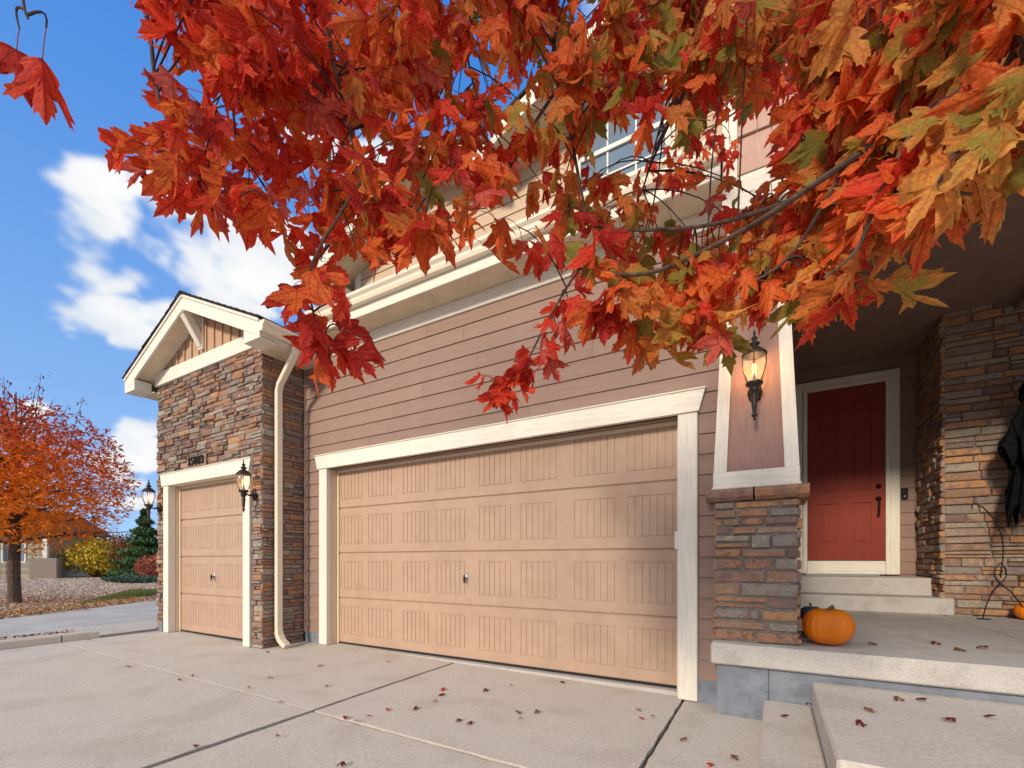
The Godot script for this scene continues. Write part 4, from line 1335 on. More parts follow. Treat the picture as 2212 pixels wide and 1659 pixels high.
func build_decor() -> void:
	pumpkin(Vector3(0.345, 0.521, 0.27), 0.163, 0.275, "large orange pumpkin resting beside the porch pillar", lin(0.86, 0.215, 0.008), 0.4, 22)
	var q := spot(2222, 1318, 4.75)
	pumpkin(Vector3(q.x, 0.521, q.z), 0.11, 0.19, "small orange pumpkin under the black cloth at right edge", lin(0.86, 0.235, 0.010), 1.1, 12)
	# dark squash tucked behind the big pumpkin
	pumpkin(Vector3(0.262, 0.521, -0.06), 0.10, 0.26, "dark blue grey squash tucked behind the large pumpkin", lin(0.045, 0.06, 0.085), 2.0, 10)
	# wrought iron stand with a hook
	var f := Vector3(2.06, 0.521, -2.40)
	var st := thing("iron_stand", "black wrought iron hook stand with splayed legs by stone wall", "plant stand", f)
	st.rotation.y = 0.25
	var s := mk()
	var pts := []
	for k in 13:
		var t := k / 12.0
		pts.append(Vector3(0.02 + 0.10 * t - 0.32 * t * t * t * 0.8, 0.46 + 0.74 * t, 0))
	for k in 7:
		var a := k / 6.0 * 3.9
		pts.append(Vector3(-0.166 - 0.03 + 0.03 * cos(a), 1.205 + 0.034 * sin(a), 0))
	var rr := []
	for k in pts.size(): rr.append(0.006)
	tube(s, pts, rr, 6)
	part(st, "hook", s, mats.black_iron)
	for sg in [-1.0, 1.0]:
		s = mk()
		tube(s, [Vector3(0.02, 0.60, 0), Vector3(0.02 + sg * 0.045, 0.53, 0), Vector3(0.02 + sg * 0.05, 0.46, 0), Vector3(0.02 + sg * 0.02, 0.40, 0), Vector3(0.02 - sg * 0.02, 0.35, 0.0)], [0.006, 0.006, 0.006, 0.006, 0.006], 6)
		part(st, "loop", s, mats.black_iron)
		s = mk()
		tube(s, [Vector3(0.02 - sg * 0.01, 0.37, 0), Vector3(0.02 - sg * 0.08, 0.29, 0.02), Vector3(0.02 - sg * 0.15, 0.15, 0.05), Vector3(0.02 - sg * 0.20, 0.006, 0.08)], [0.006, 0.006, 0.006, 0.006], 6)
		tube(s, [Vector3(0.02 - sg * 0.20 - 0.05, 0.006, 0.08), Vector3(0.02 - sg * 0.20 + 0.07, 0.006, 0.08)], [0.006, 0.006], 6)
		part(st, "leg", s, mats.black_iron)
	s = mk()
	tube(s, [Vector3(0.02, 0.55, 0.0), Vector3(0.03, 0.51, 0.012), Vector3(0.01, 0.48, 0.012), Vector3(0.025, 0.44, 0)], [0.004, 0.01, 0.01, 0.004], 6)
	part(st, "finial", s, mats.black_iron)
	# black ragged cloth figure hanging at the right
	var c := spot(2238, 1000, 4.55)
	var w := thing("cloth_figure", "ragged black cloth figure hanging beside the stone wall", "decoration", Vector3(c.x, 0.0, c.z))
	var fab := matt(Color.WHITE, 0.95, blend_tex(331, 256, 0.03, 0.2, [Color(0.004, 0.004, 0.005), Color(0.012, 0.012, 0.013)], 0.3), v3(3))
	fab.metallic_specular = 0.08
	fab.cull_mode = BaseMaterial3D.CULL_DISABLED
	for lay_i in 3:
		s = mk()
		s.set_smooth_group(1)
		var nu := 56
		var nv := 20
		var top := 3.22 - lay_i * 0.42
		var bot := 1.42 if lay_i == 0 else (2.0 if lay_i == 1 else 2.18)
		if lay_i == 0: top = 2.55
		var ph := lay_i * 1.3
		var g := func(i: int, j: int) -> Vector3:
			var a := TAU * i / nu
			var v := float(j) / nv
			var rag := v * (0.34 * pow(absf(sin(a * 5.5 + ph)), 0.7) + 0.10 * sin(a * 14.0 + ph))
			var y := lerpf(top, bot + rag, v)
			var r0 := 0.06 if lay_i != 2 else 0.05
			var r1 := 0.19 if lay_i == 0 else (0.245 if lay_i == 1 else 0.20)
			var r := lerpf(r0, r1, pow(v, 0.55)) * (1.0 + (0.05 + 0.12 * v) * sin(a * 9 + ph) + 0.05 * sin(a * 4 + ph * 2))
			return Vector3(cos(a) * r, y, sin(a) * r * 0.7)
		for i in nu:
			for j in nv:
				quad(s, g.call(i, j), g.call(i, j + 1), g.call(i + 1, j + 1), g.call(i + 1, j))
		part(w, ["robe", "cape", "shawl"][lay_i], s, fab)
	s = mk()
	lathe(s, [[0.0, 3.0], [0.07, 2.98], [0.115, 2.9], [0.12, 2.8], [0.09, 2.72], [0.04, 2.68]], Vector3.ZERO, 16)
	part(w, "hood", s, fab)
	s = mk()
	tube(s, [Vector3(0, 2.98, 0), Vector3(0, 3.99, 0)], [0.004, 0.004], 5)
	part(w, "hanging_cord", s, mats.black_iron)

func gyr(px: float, py: float) -> Vector3:   # spot on the porch floor
	var d: float = 980.0 * (EYE.y - 0.521) / (py - 1211.0)
	return spot(px, py, d)

# ------------------------------------------------------------------ maple leaves
var leaf_shapes := []
var leaf_mats := []
var half_leaf := [[0.0, 0.0], [0.12, -0.05], [0.27, -0.04], [0.36, 0.02], [0.29, 0.09], [0.30, 0.16], [0.42, 0.20], [0.50, 0.33], [0.60, 0.40], [0.55, 0.45], [0.66, 0.61], [0.52, 0.57], [0.47, 0.64], [0.38, 0.57], [0.28, 0.52], [0.15, 0.46], [0.155, 0.57], [0.225, 0.66], [0.17, 0.69], [0.20, 0.80], [0.115, 0.81], [0.07, 0.90], [0.0, 1.05]]

func leaf_mesh(fold: float, bend: float, wave: float, narrow: float) -> ArrayMesh:
	var out := []
	var lopside: float = rng.randf_range(0.84, 1.12)
	for p in half_leaf: out.append(Vector2(p[0] * narrow * rng.randf_range(0.93, 1.07), p[1] * rng.randf_range(0.96, 1.04)))
	for i in range(half_leaf.size() - 2, 0, -1): out.append(Vector2(-half_leaf[i][0] * narrow * lopside * rng.randf_range(0.93, 1.07), half_leaf[i][1] * rng.randf_range(0.96, 1.05) + 0.012))
	var mid := Vector2(0, 0.30)
	var at := func(p: Vector2) -> Vector3:
		var z := -fold * absf(p.x) - bend * p.y * p.y + wave * sin(p.x * 9.0 + p.y * 5.0) * 0.5 * absf(p.x)
		return Vector3(p.x, p.y, z)
	var s := SurfaceTool.new()
	s.begin(Mesh.PRIMITIVE_TRIANGLES)
	s.set_smooth_group(0)
	var v := func(p: Vector2) -> void:
		s.set_uv(Vector2(p.x * 0.7 + 0.5, 1.0 - (p.y * 0.86 + 0.08)))
		s.add_vertex(at.call(p))
	var n := out.size()
	for i in n:
		var a: Vector2 = out[i]
		var b: Vector2 = out[(i + 1) % n]
		var a1 := mid.lerp(a, 0.55)
		var b1 := mid.lerp(b, 0.55)
		v.call(mid); v.call(a1); v.call(b1)
		v.call(a1); v.call(a); v.call(b)
		v.call(a1); v.call(b); v.call(b1)
	s.generate_normals()
	return s.commit()

func make_leaves() -> void:
	for q in [[0.12, 0.10, 0.4, 0.86], [0.30, 0.22, 0.6, 0.80], [-0.15, 0.15, 0.7, 0.88], [0.45, 0.30, 0.4, 0.72], [0.05, -0.12, 0.8, 0.84], [0.22, 0.40, 0.6, 0.66], [0.75, 0.25, 0.6, 0.82], [0.35, 0.55, 0.9, 0.78], [-0.3, 0.3, 0.9, 0.70], [1.1, 0.4, 0.5, 0.85], [0.2, 0.15, 0.5, 0.92], [0.5, -0.2, 0.8, 0.76]]:
		leaf_shapes.append(leaf_mesh(q[0], q[1], q[2], q[3]))
	var size := 160
	var veins := []      # nearness to the veins, 0..1
	var lobes := [Vector2(0, 1.02), Vector2(0.54, 0.58), Vector2(-0.54, 0.58), Vector2(0.29, 0.02), Vector2(-0.29, 0.02)]
	var segs := []
	for l in lobes:
		segs.append([Vector2.ZERO, l, 0.014])
		var d: Vector2 = l.normalized()
		for k in [0.3, 0.45, 0.6, 0.75]:
			for sg in [-1.0, 1.0]:
				var dd := d.rotated(sg * 0.75)
				segs.append([l * k, l * k + dd * 0.20 * l.length() * (1.1 - k), 0.006])
	for j in size:
		for i in size:
			var p := Vector2(((i + 0.5) / size - 0.5) / 0.7, ((1.0 - (j + 0.5) / size) - 0.08) / 0.86)
			var m := 0.0
			for g in segs:
				var q := Geometry2D.get_closest_point_to_segment(p, g[0], g[1])
				m = maxf(m, 1.0 - smoothstep(g[2] * 0.4, g[2] * 1.8, p.distance_to(q)))
				if m > 0.98: break
			veins.append(m)
	# centre, edge, vein
	var kinds := [
		[Color(0.74, 0.060, 0.030), Color(0.80, 0.115, 0.045), Color(0.42, 0.016, 0.016)],
		[Color(0.52, 0.035, 0.026), Color(0.62, 0.070, 0.036), Color(0.28, 0.012, 0.012)],
		[Color(0.80, 0.200, 0.042), Color(0.78, 0.105, 0.036), Color(0.48, 0.045, 0.020)],
		[Color(0.62, 0.230, 0.050), Color(0.74, 0.190, 0.050), Color(0.40, 0.090, 0.025)],
		[Color(0.40, 0.310, 0.060), Color(0.78, 0.270, 0.066), Color(0.50, 0.160, 0.040)],
		[Color(0.22, 0.230, 0.045), Color(0.44, 0.280, 0.058), Color(0.31, 0.220, 0.050)],
		[Color(0.80, 0.410, 0.095), Color(0.82, 0.300, 0.090), Color(0.62, 0.200, 0.062)],
		[Color(0.66, 0.140, 0.095), Color(0.55, 0.070, 0.055), Color(0.40, 0.040, 0.035)],
		[Color(0.20, 0.030, 0.028), Color(0.26, 0.05, 0.04), Color(0.10, 0.015, 0.015)],
		[Color(0.30, 0.13, 0.07), Color(0.24, 0.08, 0.045), Color(0.14, 0.05, 0.03)]]
	for k in kinds.size():
		var nz := noise(400 + k, 0.022, 4)
		var nf := noise(450 + k, 0.11, 3)
		var im := Image.create(size, size, false, Image.FORMAT_RGB8)
		for j in size:
			for i in size:
				var p := Vector2(((i + 0.5) / size - 0.5) / 0.7, ((1.0 - (j + 0.5) / size) - 0.08) / 0.86)
				var t := clampf((p - Vector2(0, 0.38)).length() * 1.5 - 0.15 + nz.get_noise_2d(i, j) * 0.9, 0.0, 1.0)
				var c: Color = kinds[k][0].lerp(kinds[k][1], t)
				c = c.lerp(kinds[k][2], veins[j * size + i] * 0.75)
				var f := 1.0 + nf.get_noise_2d(i, j) * 0.35
				im.set_pixel(i, j, Color(c.r * f, c.g * f, c.b * f).linear_to_srgb())
		var m := StandardMaterial3D.new()
		m.albedo_texture = ImageTexture.create_from_image(im)
		m.roughness = 0.55
		m.metallic_specular = 0.3
		m.cull_mode = BaseMaterial3D.CULL_DISABLED
		m.backlight_enabled = true
		m.backlight = Color(1.0, 1.0, 1.0)
		leaf_mats.append(m)

func low_edge(x: float) -> float:
	var pts := [[255, 190], [300, 300], [360, 340], [420, 395], [470, 440], [520, 425], [590, 430], [640, 540], [700, 560], [760, 560], [800, 500], [850, 455], [900, 520], [1000, 515], [1060, 440], [1130, 485], [1210, 480], [1270, 560], [1320, 650], [1400, 690], [1450, 730], [1500, 720], [1560, 655], [1620, 610], [1700, 625], [1780, 630], [1850, 620], [1900, 500], [2000, 430], [2080, 370], [2150, 370], [2300, 300]]
	for i in pts.size() - 1:
		if x < pts[i + 1][0]:
			return lerpf(pts[i][1], pts[i + 1][1], clampf((x - pts[i][0]) / float(pts[i + 1][0] - pts[i][0]), 0, 1))
	return 300.0

func choose(w: Dictionary) -> int:
	var total := 0.0
	for k in w: total += w[k]
	var r: float = rng.randf() * total
	for k in w:
		r -= w[k]
		if r <= 0: return k
	return w.keys()[0]

func tint_at(px: float) -> Dictionary:
	if px < 700: return {0: 0.50, 1: 0.10, 2: 0.28, 7: 0.10, 3: 0.02}
	if px < 1150: return {1: 0.10, 2: 0.38, 3: 0.24, 0: 0.16, 7: 0.08, 5: 0.04}
	if px < 1500: return {1: 0.14, 3: 0.30, 4: 0.18, 2: 0.20, 5: 0.13, 0: 0.05}
	if px < 1850: return {2: 0.24, 0: 0.16, 3: 0.22, 4: 0.16, 6: 0.10, 5: 0.10, 7: 0.06}
	return {6: 0.28, 2: 0.24, 4: 0.18, 3: 0.18, 0: 0.08, 5: 0.05}

func build_maple() -> void:
	var t := thing("maple_tree", "red and orange maple with branches hanging across the front", "tree", Vector3.ZERO)
	var root := Vector3(2.45, 0.0, 5.35)
	var s := mk()
	tube(s, [root + Vector3(0, -0.15, 0), root + Vector3(0.0, 0.15, 0), root + Vector3(0.01, 1.2, 0), root + Vector3(-0.03, 2.4, -0.05), root + Vector3(0.0, 3.8, 0.0), root + Vector3(0.1, 5.4, 0.2), root + Vector3(0.1, 6.6, 0.3)], [0.19, 0.14, 0.12, 0.105, 0.075, 0.045, 0.015], 14)
	part(t, "trunk", s, mats.bark)
	var limbs := [
		[root + Vector3(-0.02, 1.9, -0.03), Vector3(1.6, 2.75, 4.5), Vector3(0.6, 3.1, 3.9), Vector3(-0.3, 3.18, 3.5), Vector3(-1.0, 3.15, 3.35), Vector3(-1.45, 3.12, 3.45)],
		[root + Vector3(0, 3.0, 0), Vector3(1.8, 4.2, 3.2), Vector3(0.9, 4.7, 1.8), spot(1850, -120, 2.6)],
		[root + Vector3(0, 2.4, 0), Vector3(1.2, 3.6, 6.2), Vector3(-0.2, 4.4, 6.5), Vector3(-1.6, 4.9, 6.4)],
		[root + Vector3(0, 3.2, 0), Vector3(1.3, 4.6, 5.2), Vector3(0.2, 5.4, 5.0), Vector3(-1.0, 5.8, 4.9)],
		[root + Vector3(0, 2.8, 0), Vector3(3.4, 3.8, 5.0), Vector3(4.4, 4.5, 4.6)],
		[root + Vector3(0, 3.6, 0), Vector3(2.6, 4.8, 6.4), Vector3(2.8, 5.6, 7.4)]]
	for l in limbs:
		s = mk()
		var fine := smooth_line(l, 5)
		var rr := []
		for i in fine.size(): rr.append(lerpf(0.05, 0.014, float(i) / (fine.size() - 1)))
		tube(s, fine, rr, 9)
		part(t, "limb", s, mats.bark)
	# branches seen in the picture: [view x, view y, distance]
	var br := [
		[1, 0.0055, [[325, -100, 1.0], [328, 100, 0.98], [345, 220, 0.95], [395, 320, 0.93], [440, 420, 0.92], [470, 470, 0.9]]],
		[1, 0.004, [[485, -100, 1.15], [500, 200, 1.1], [512, 330, 1.08]]],
		[1, 0.007, [[705, -100, 1.1], [714, 96, 1.1], [736, 196, 1.08], [761, 299, 1.05], [783, 389, 1.05], [886, 455, 1.1], [936, 505, 1.12]]],
		[0, 0.004, [[783, 389, 1.05], [730, 470, 1.0], [672, 580, 0.97], [680, 690, 0.95], [716, 760, 0.95]]],
		[1, 0.004, [[850, -100, 1.3], [862, 110, 1.3], [890, 240, 1.3], [930, 330, 1.3]]],
		[1, 0.005, [[1000, -100, 1.35], [1010, 120, 1.35], [1035, 220, 1.35], [1055, 310, 1.35], [1060, 400, 1.33]]],
		[1, 0.009, [[1185, -120, 1.2], [1197, 100, 1.2], [1212, 180, 1.2], [1240, 330, 1.18], [1268, 480, 1.15]]],
		[0, 0.005, [[1205, 190, 1.2], [1140, 290, 1.25], [1090, 390, 1.28], [1075, 440, 1.28]]],
		[1, 0.006, [[1480, -100, 1.5], [1465, 130, 1.45], [1440, 220, 1.4], [1400, 370, 1.35], [1388, 410, 1.35]]],
		[0, 0.007, [[1990, 250, 0.72], [1800, 395, 0.95], [1560, 480, 1.1], [1400, 497, 1.15], [1280, 490, 1.2]]],
		[2, 0.011, [[2420, 30, 0.62], [2212, 110, 0.62], [2100, 190, 0.64], [1990, 250, 0.72], [1800, 370, 0.85], [1600, 500, 1.0], [1400, 590, 1.1], [1250, 580, 1.15]]],
		[0, 0.0035, [[1250, 580, 1.15], [1190, 680, 1.12], [1130, 795, 1.12], [1085, 850, 1.12]]],
		[0, 0.004, [[1830, 350, 0.84], [1700, 560, 0.95], [1560, 640, 1.05], [1440, 720, 1.08], [1360, 760, 1.1]]],
		[0, 0.005, [[2100, 190, 0.64], [2080, 300, 0.62], [2030, 400, 0.62], [2100, 420, 0.6]]],
		[0, 0.005, [[1990, 250, 0.72], [1900, 420, 0.72], [1850, 540, 0.74], [1780, 600, 0.76]]],
		[3, 0.010, [[1850, -120, 2.6], [1800, 100, 2.6], [1650, 200, 2.6], [1520, 290, 2.7]]],
		[3, 0.007, [[1850, -120, 2.6], [1640, -60, 2.5], [1560, 150, 2.5], [1500, 270, 2.5]]],
		[1, 0.004, [[40, -140, 0.75], [50, 0, 0.72], [60, 40, 0.7]]]]
	var nodes := []        # points along the branches that twigs may start from
	for b in br:
		var pts := []
		for q in b[2]: pts.append(spot(q[0], q[1], q[2]))
		if b[0] == 1:
			var best: Vector3 = limbs[0][3]
			for q in smooth_line(limbs[0], 6):
				if q.distance_to(pts[0]) < best.distance_to(pts[0]): best = q
			pts.push_front(best.lerp(pts[0], 0.5) + Vector3(0, 0.05, 0))
			pts.push_front(best)
		elif b[0] == 2:
			pts.push_front(Vector3(1.2, 2.05, 4.15))
			pts.push_front(root + Vector3(-0.05, 1.7, 0))
		var fine := smooth_line(pts, 6)
		var rr := []
		for i in fine.size():
			rr.append(b[1] * lerpf(1.0, 0.38, float(i) / (fine.size() - 1)) * (2.0 if b[0] == 2 and i < 7 else 1.0))
			nodes.append(fine[i])
		s = mk()
		tube(s, fine, rr, 7)
		part(t, "branch", s, mats.bark)
	# clusters of leaves
	var groups := []      # view x, y, distance, count, leaf size, tints
	var tries := 0
	while groups.size() < 430 and tries < 14000:
		tries += 1
		var px: float = rng.randf_range(335, 2290)
		var py: float = rng.randf_range(-150, 760)
		if py > low_edge(px) - 20: continue
		if px < 420 and py > 200 and rng.randf() < 0.4: continue
		var keep := 1.0
		if px > 1270 and px < 1560 and py > 180 and py < 430: keep = 0.15
		if px > 1555 and px < 1760 and py > 200 and py < 430: keep = 0.10
		if px > 1700 and px < 1800 and py > 100 and py < 300: keep = 0.4
		if px > 1290 and px < 1560 and py >= 430 and py < 500: keep = 0.5
		if px > 1080 and px < 1280 and py > 60 and py < 420: keep = 0.6
		if px > 860 and px < 1200 and py > 400: keep = 0.7
		if px > 690 and px < 830 and py > 230 and py < 430: keep = 0.55
		if px > 330 and px < 620 and py > 250: keep = 0.8
		if rng.randf() > keep: continue
		var d := 1.0
		if px < 600: d = rng.randf_range(0.82, 1.25)
		elif px < 1300: d = rng.randf_range(1.0, 1.75)
		elif px < 1750: d = rng.randf_range(0.98, 1.45)
		else: d = lerpf(0.95, 0.58, clampf((px - 1750) / 450, 0, 1)) * rng.randf_range(0.95, 1.25)
		groups.append([px, py, d, rng.randi_range(4, 7), rng.randf_range(0.066, 0.092), tint_at(px)])
	var ex := 345.0
	while ex < 2240.0:
		for rep in (1 if ex < 1280 else 2):
			var ey: float = low_edge(ex) - rng.randf_range(-12, 22 + 35 * rep)
			var ed := 1.05
			if ex < 600: ed = rng.randf_range(0.82, 0.95)
			elif ex < 1300: ed = rng.randf_range(1.0, 1.2)
			elif ex < 1750: ed = rng.randf_range(0.95, 1.1)
			else: ed = lerpf(0.9, 0.60, clampf((ex - 1750) / 450, 0, 1)) * rng.randf_range(0.95, 1.1)
			groups.append([ex + rng.randf_range(-20, 20), ey, ed, 4, rng.randf_range(0.072, 0.098), tint_at(ex)])
		ex += 72.0 if ex < 1280 else 56.0
	for i in 46:
		var px: float = rng.randf_range(1400, 1850)
		var py: float = rng.randf_range(60, 330) - (px - 1650) * 0.35
		if px > 1590 and py > 210: py -= 120
		groups.append([px, py, rng.randf_range(2.2, 3.0), 6, rng.randf_range(0.075, 0.095), {1: 0.5, 0: 0.3, 2: 0.2}])
	for q in [[672, 650, 0.97], [690, 715, 0.95], [716, 765, 0.95], [655, 610, 0.97], [745, 715, 0.96], [760, 660, 0.97]]:
		groups.append([q[0], q[1], q[2], 3, 0.085, {1: 0.55, 0: 0.3, 2: 0.15}])
	for q in [[1228, 650, 1.13], [1200, 705, 1.12], [1165, 755, 1.12], [1130, 800, 1.12], [1100, 830, 1.12], [1085, 850, 1.12], [1160, 790, 1.12], [1060, 820, 1.12]]:
		groups.append([q[0], q[1], q[2], 4, 0.064, {1: 0.45, 0: 0.45, 7: 0.1}])
	groups.append([42, 62, 0.72, 1, 0.085, {1: 0.2, 0: 0.8}])
	groups.append([100, 60, 0.72, 1, 0.085, {1: 0.2, 0: 0.8}])
	var leaves := []
	var tw := mk()
	var pet := mk()
	for g in groups:
		var c := spot(g[0], g[1], g[2])
		var near: Vector3 = nodes[0]
		for q in nodes:
			if q.distance_squared_to(c) < near.distance_squared_to(c): near = q
		var bendp := near.lerp(c, 0.5) + Vector3(rng.randf_range(-0.03, 0.03), 0.03 + 0.12 * near.distance_to(c), rng.randf_range(-0.03, 0.03))
		var line := []
		for k in 6:
			var f := k / 5.0
			line.append(near.lerp(bendp, f).lerp(bendp.lerp(c, f), f))
		if near.distance_to(c) > 0.02:
			tube(tw, line, [0.0022, 0.0020, 0.0018, 0.0016, 0.0014, 0.0012], 5, false)
		for k in int(g[3]):
			var from: Vector3 = c if k < 2 else line[5].lerp(line[3], rng.randf())
			var ang := rng.randf() * TAU
			var side := Vector3(cos(ang), rng.randf_range(-0.5, 0.35), sin(ang)).normalized()
			var plen: float = rng.randf_range(0.035, 0.07) * (g[4] / 0.1)
			if g[3] == 1:
				side = Vector3(0.1, -1, 0.1).normalized()
			var base := from + side * plen
			tube(pet, [from, from.lerp(base, 0.5) + Vector3(0, 0.006, 0), base], [0.0009, 0.0008, 0.0009], 4, false)
			var lean := Vector3(-0.32 if g[0] > 1500 else 0.05, -1.0, 0)
			var tip := (lean + side * rng.randf_range(0.2, 0.75) + Vector3(rng.randfn(0, 0.28), rng.randfn(0, 0.15), rng.randfn(0, 0.28))).normalized()
			var toward := (EYE - base).normalized()
			var nrm := (toward * rng.randf_range(0.1, 1.0) + Vector3(rng.randfn(0, 0.6), rng.randfn(0.25, 0.4), rng.randfn(0, 0.6))).normalized()
			nrm = (nrm - tip * nrm.dot(tip)).normalized()
			if g[3] == 1: nrm = (toward + Vector3(0.25, 0.2, 0)).normalized(); nrm = (nrm - tip * nrm.dot(tip)).normalized()
			if rng.randf() < 0.35: nrm = -nrm
			var sz: float = g[4] * rng.randf_range(0.72, 1.12)
			var bs := Basis(tip.cross(nrm), tip, nrm).scaled_local(v3(sz))
			var mid := base + tip * sz * 0.45
			var v := seen(mid)
			var area := 0.0
			if v.x > -60 and v.x < 2270 and v.y > -60 and v.y < 1700:
				area = sz * sz / (v.z * v.z) * (0.15 + absf(nrm.dot(toward)))
			leaves.append({"t": Transform3D(bs, base), "m": choose(g[5]), "k": rng.randi() % leaf_shapes.size(), "a": area})
	var o := part(t, "twigs", tw, mats.twig)
	o.set_meta("kind", "stuff")
	o = part(t, "leaf_stalks", pet, matt(lin(0.33, 0.06, 0.04), 0.6))
	o.set_meta("kind", "stuff")
	leaves.sort_custom(func(a, b): return a.a > b.a)
	var rest := {}
	for i in leaves.size():
		var l: Dictionary = leaves[i]
		if i < 298:
			put(t, "leaf", leaf_shapes[l.k], leaf_mats[l.m], l.t)
		else:
			if not rest.has(l.m):
				rest[l.m] = SurfaceTool.new()
				rest[l.m].begin(Mesh.PRIMITIVE_TRIANGLES)
			rest[l.m].append_from(leaf_shapes[l.k], 0, l.t)
	var am := ArrayMesh.new()
	for k in rest:
		rest[k].set_material(leaf_mats[k])
		rest[k].commit(am)
	o = put(t, "smaller_leaves", am, null)
	o.set_meta("kind", "stuff")
	# the rest of the crown, over and behind the place where the picture was taken
	var simple := mk()
	var star := [Vector3(0, 0, 0), Vector3(0.35, 0.02, -0.04), Vector3(0.28, 0.16, -0.02), Vector3(0.6, 0.55, -0.1), Vector3(0.2, 0.47, 0), Vector3(0, 1.0, -0.12), Vector3(-0.2, 0.47, 0), Vector3(-0.6, 0.55, -0.1), Vector3(-0.28, 0.16, -0.02), Vector3(-0.35, 0.02, -0.04)]
	for i in 10:
		tri(simple, Vector3(0, 0.3, 0.03), star[i], star[(i + 1) % 10])
	var sp := []
	var cl := []
	var cc := [Color(0.50, 0.05, 0.025), Color(0.56, 0.12, 0.03), Color(0.55, 0.20, 0.05), Color(0.30, 0.02, 0.02), Color(0.25, 0.19, 0.04)]
	var clump := noise(77, 0.9, 2)
	while sp.size() < CROWN_LEAVES:
		var u := Vector3(rng.randfn(), rng.randfn(), rng.randfn()).normalized() * pow(rng.randf(), 0.45)
		var p := Vector3(-0.3, 4.1, 5.9) + u * Vector3(4.0, 1.9, 2.6)
		if p.x > 0.4 and rng.randf() < 0.6: continue
		if p.y > 4.9 and rng.randf() < 0.5: continue
		if clump.get_noise_3dv(p) < -0.12: continue
		if p.y < 2.3: continue
		var v := seen(p)
		if v.z > 0.0 and v.x > -150 and v.x < 2360 and v.y > -170: continue
		if p.distance_to(EYE) < 0.9: continue
		var sz: float = rng.randf_range(0.085, 0.12)
		sp.append(Transform3D(Basis.from_euler(Vector3(rng.randfn(PI, 0.7), rng.randf() * TAU, rng.randfn(0, 0.5))).scaled_local(v3(sz)), p))
		cl.append(cc[rng.randi() % 5] * rng.randf_range(0.8, 1.2))
	scatter(t, "crown", fin(simple), tinted(0.6, 0.8), sp, cl)

const CROWN_LEAVES := 1700

func smooth_line(p: Array, n: int) -> Array:
	var out := []
	for i in p.size() - 1:
		var a: Vector3 = p[max(i - 1, 0)]
		var d: Vector3 = p[min(i + 2, p.size() - 1)]
		for k in n:
			out.append((p[i] as Vector3).cubic_interpolate(p[i + 1], a, d, float(k) / n))
	out.append(p[-1])
	return out

# ------------------------------------------------------------------ planting beyond the garage
func lens_leaf() -> ArrayMesh:
	var s := mk()
	tri(s, Vector3(0, 0, 0), Vector3(0.17, 0.45, 0.04), Vector3(0, 0.5, 0))
	tri(s, Vector3(0.17, 0.45, 0.04), Vector3(0, 1, 0), Vector3(0, 0.5, 0))
	tri(s, Vector3(0, 0, 0), Vector3(0, 0.5, 0), Vector3(-0.17, 0.45, 0.04))
	tri(s, Vector3(-0.17, 0.45, 0.04), Vector3(0, 0.5, 0), Vector3(0, 1, 0))
	return fin(s)

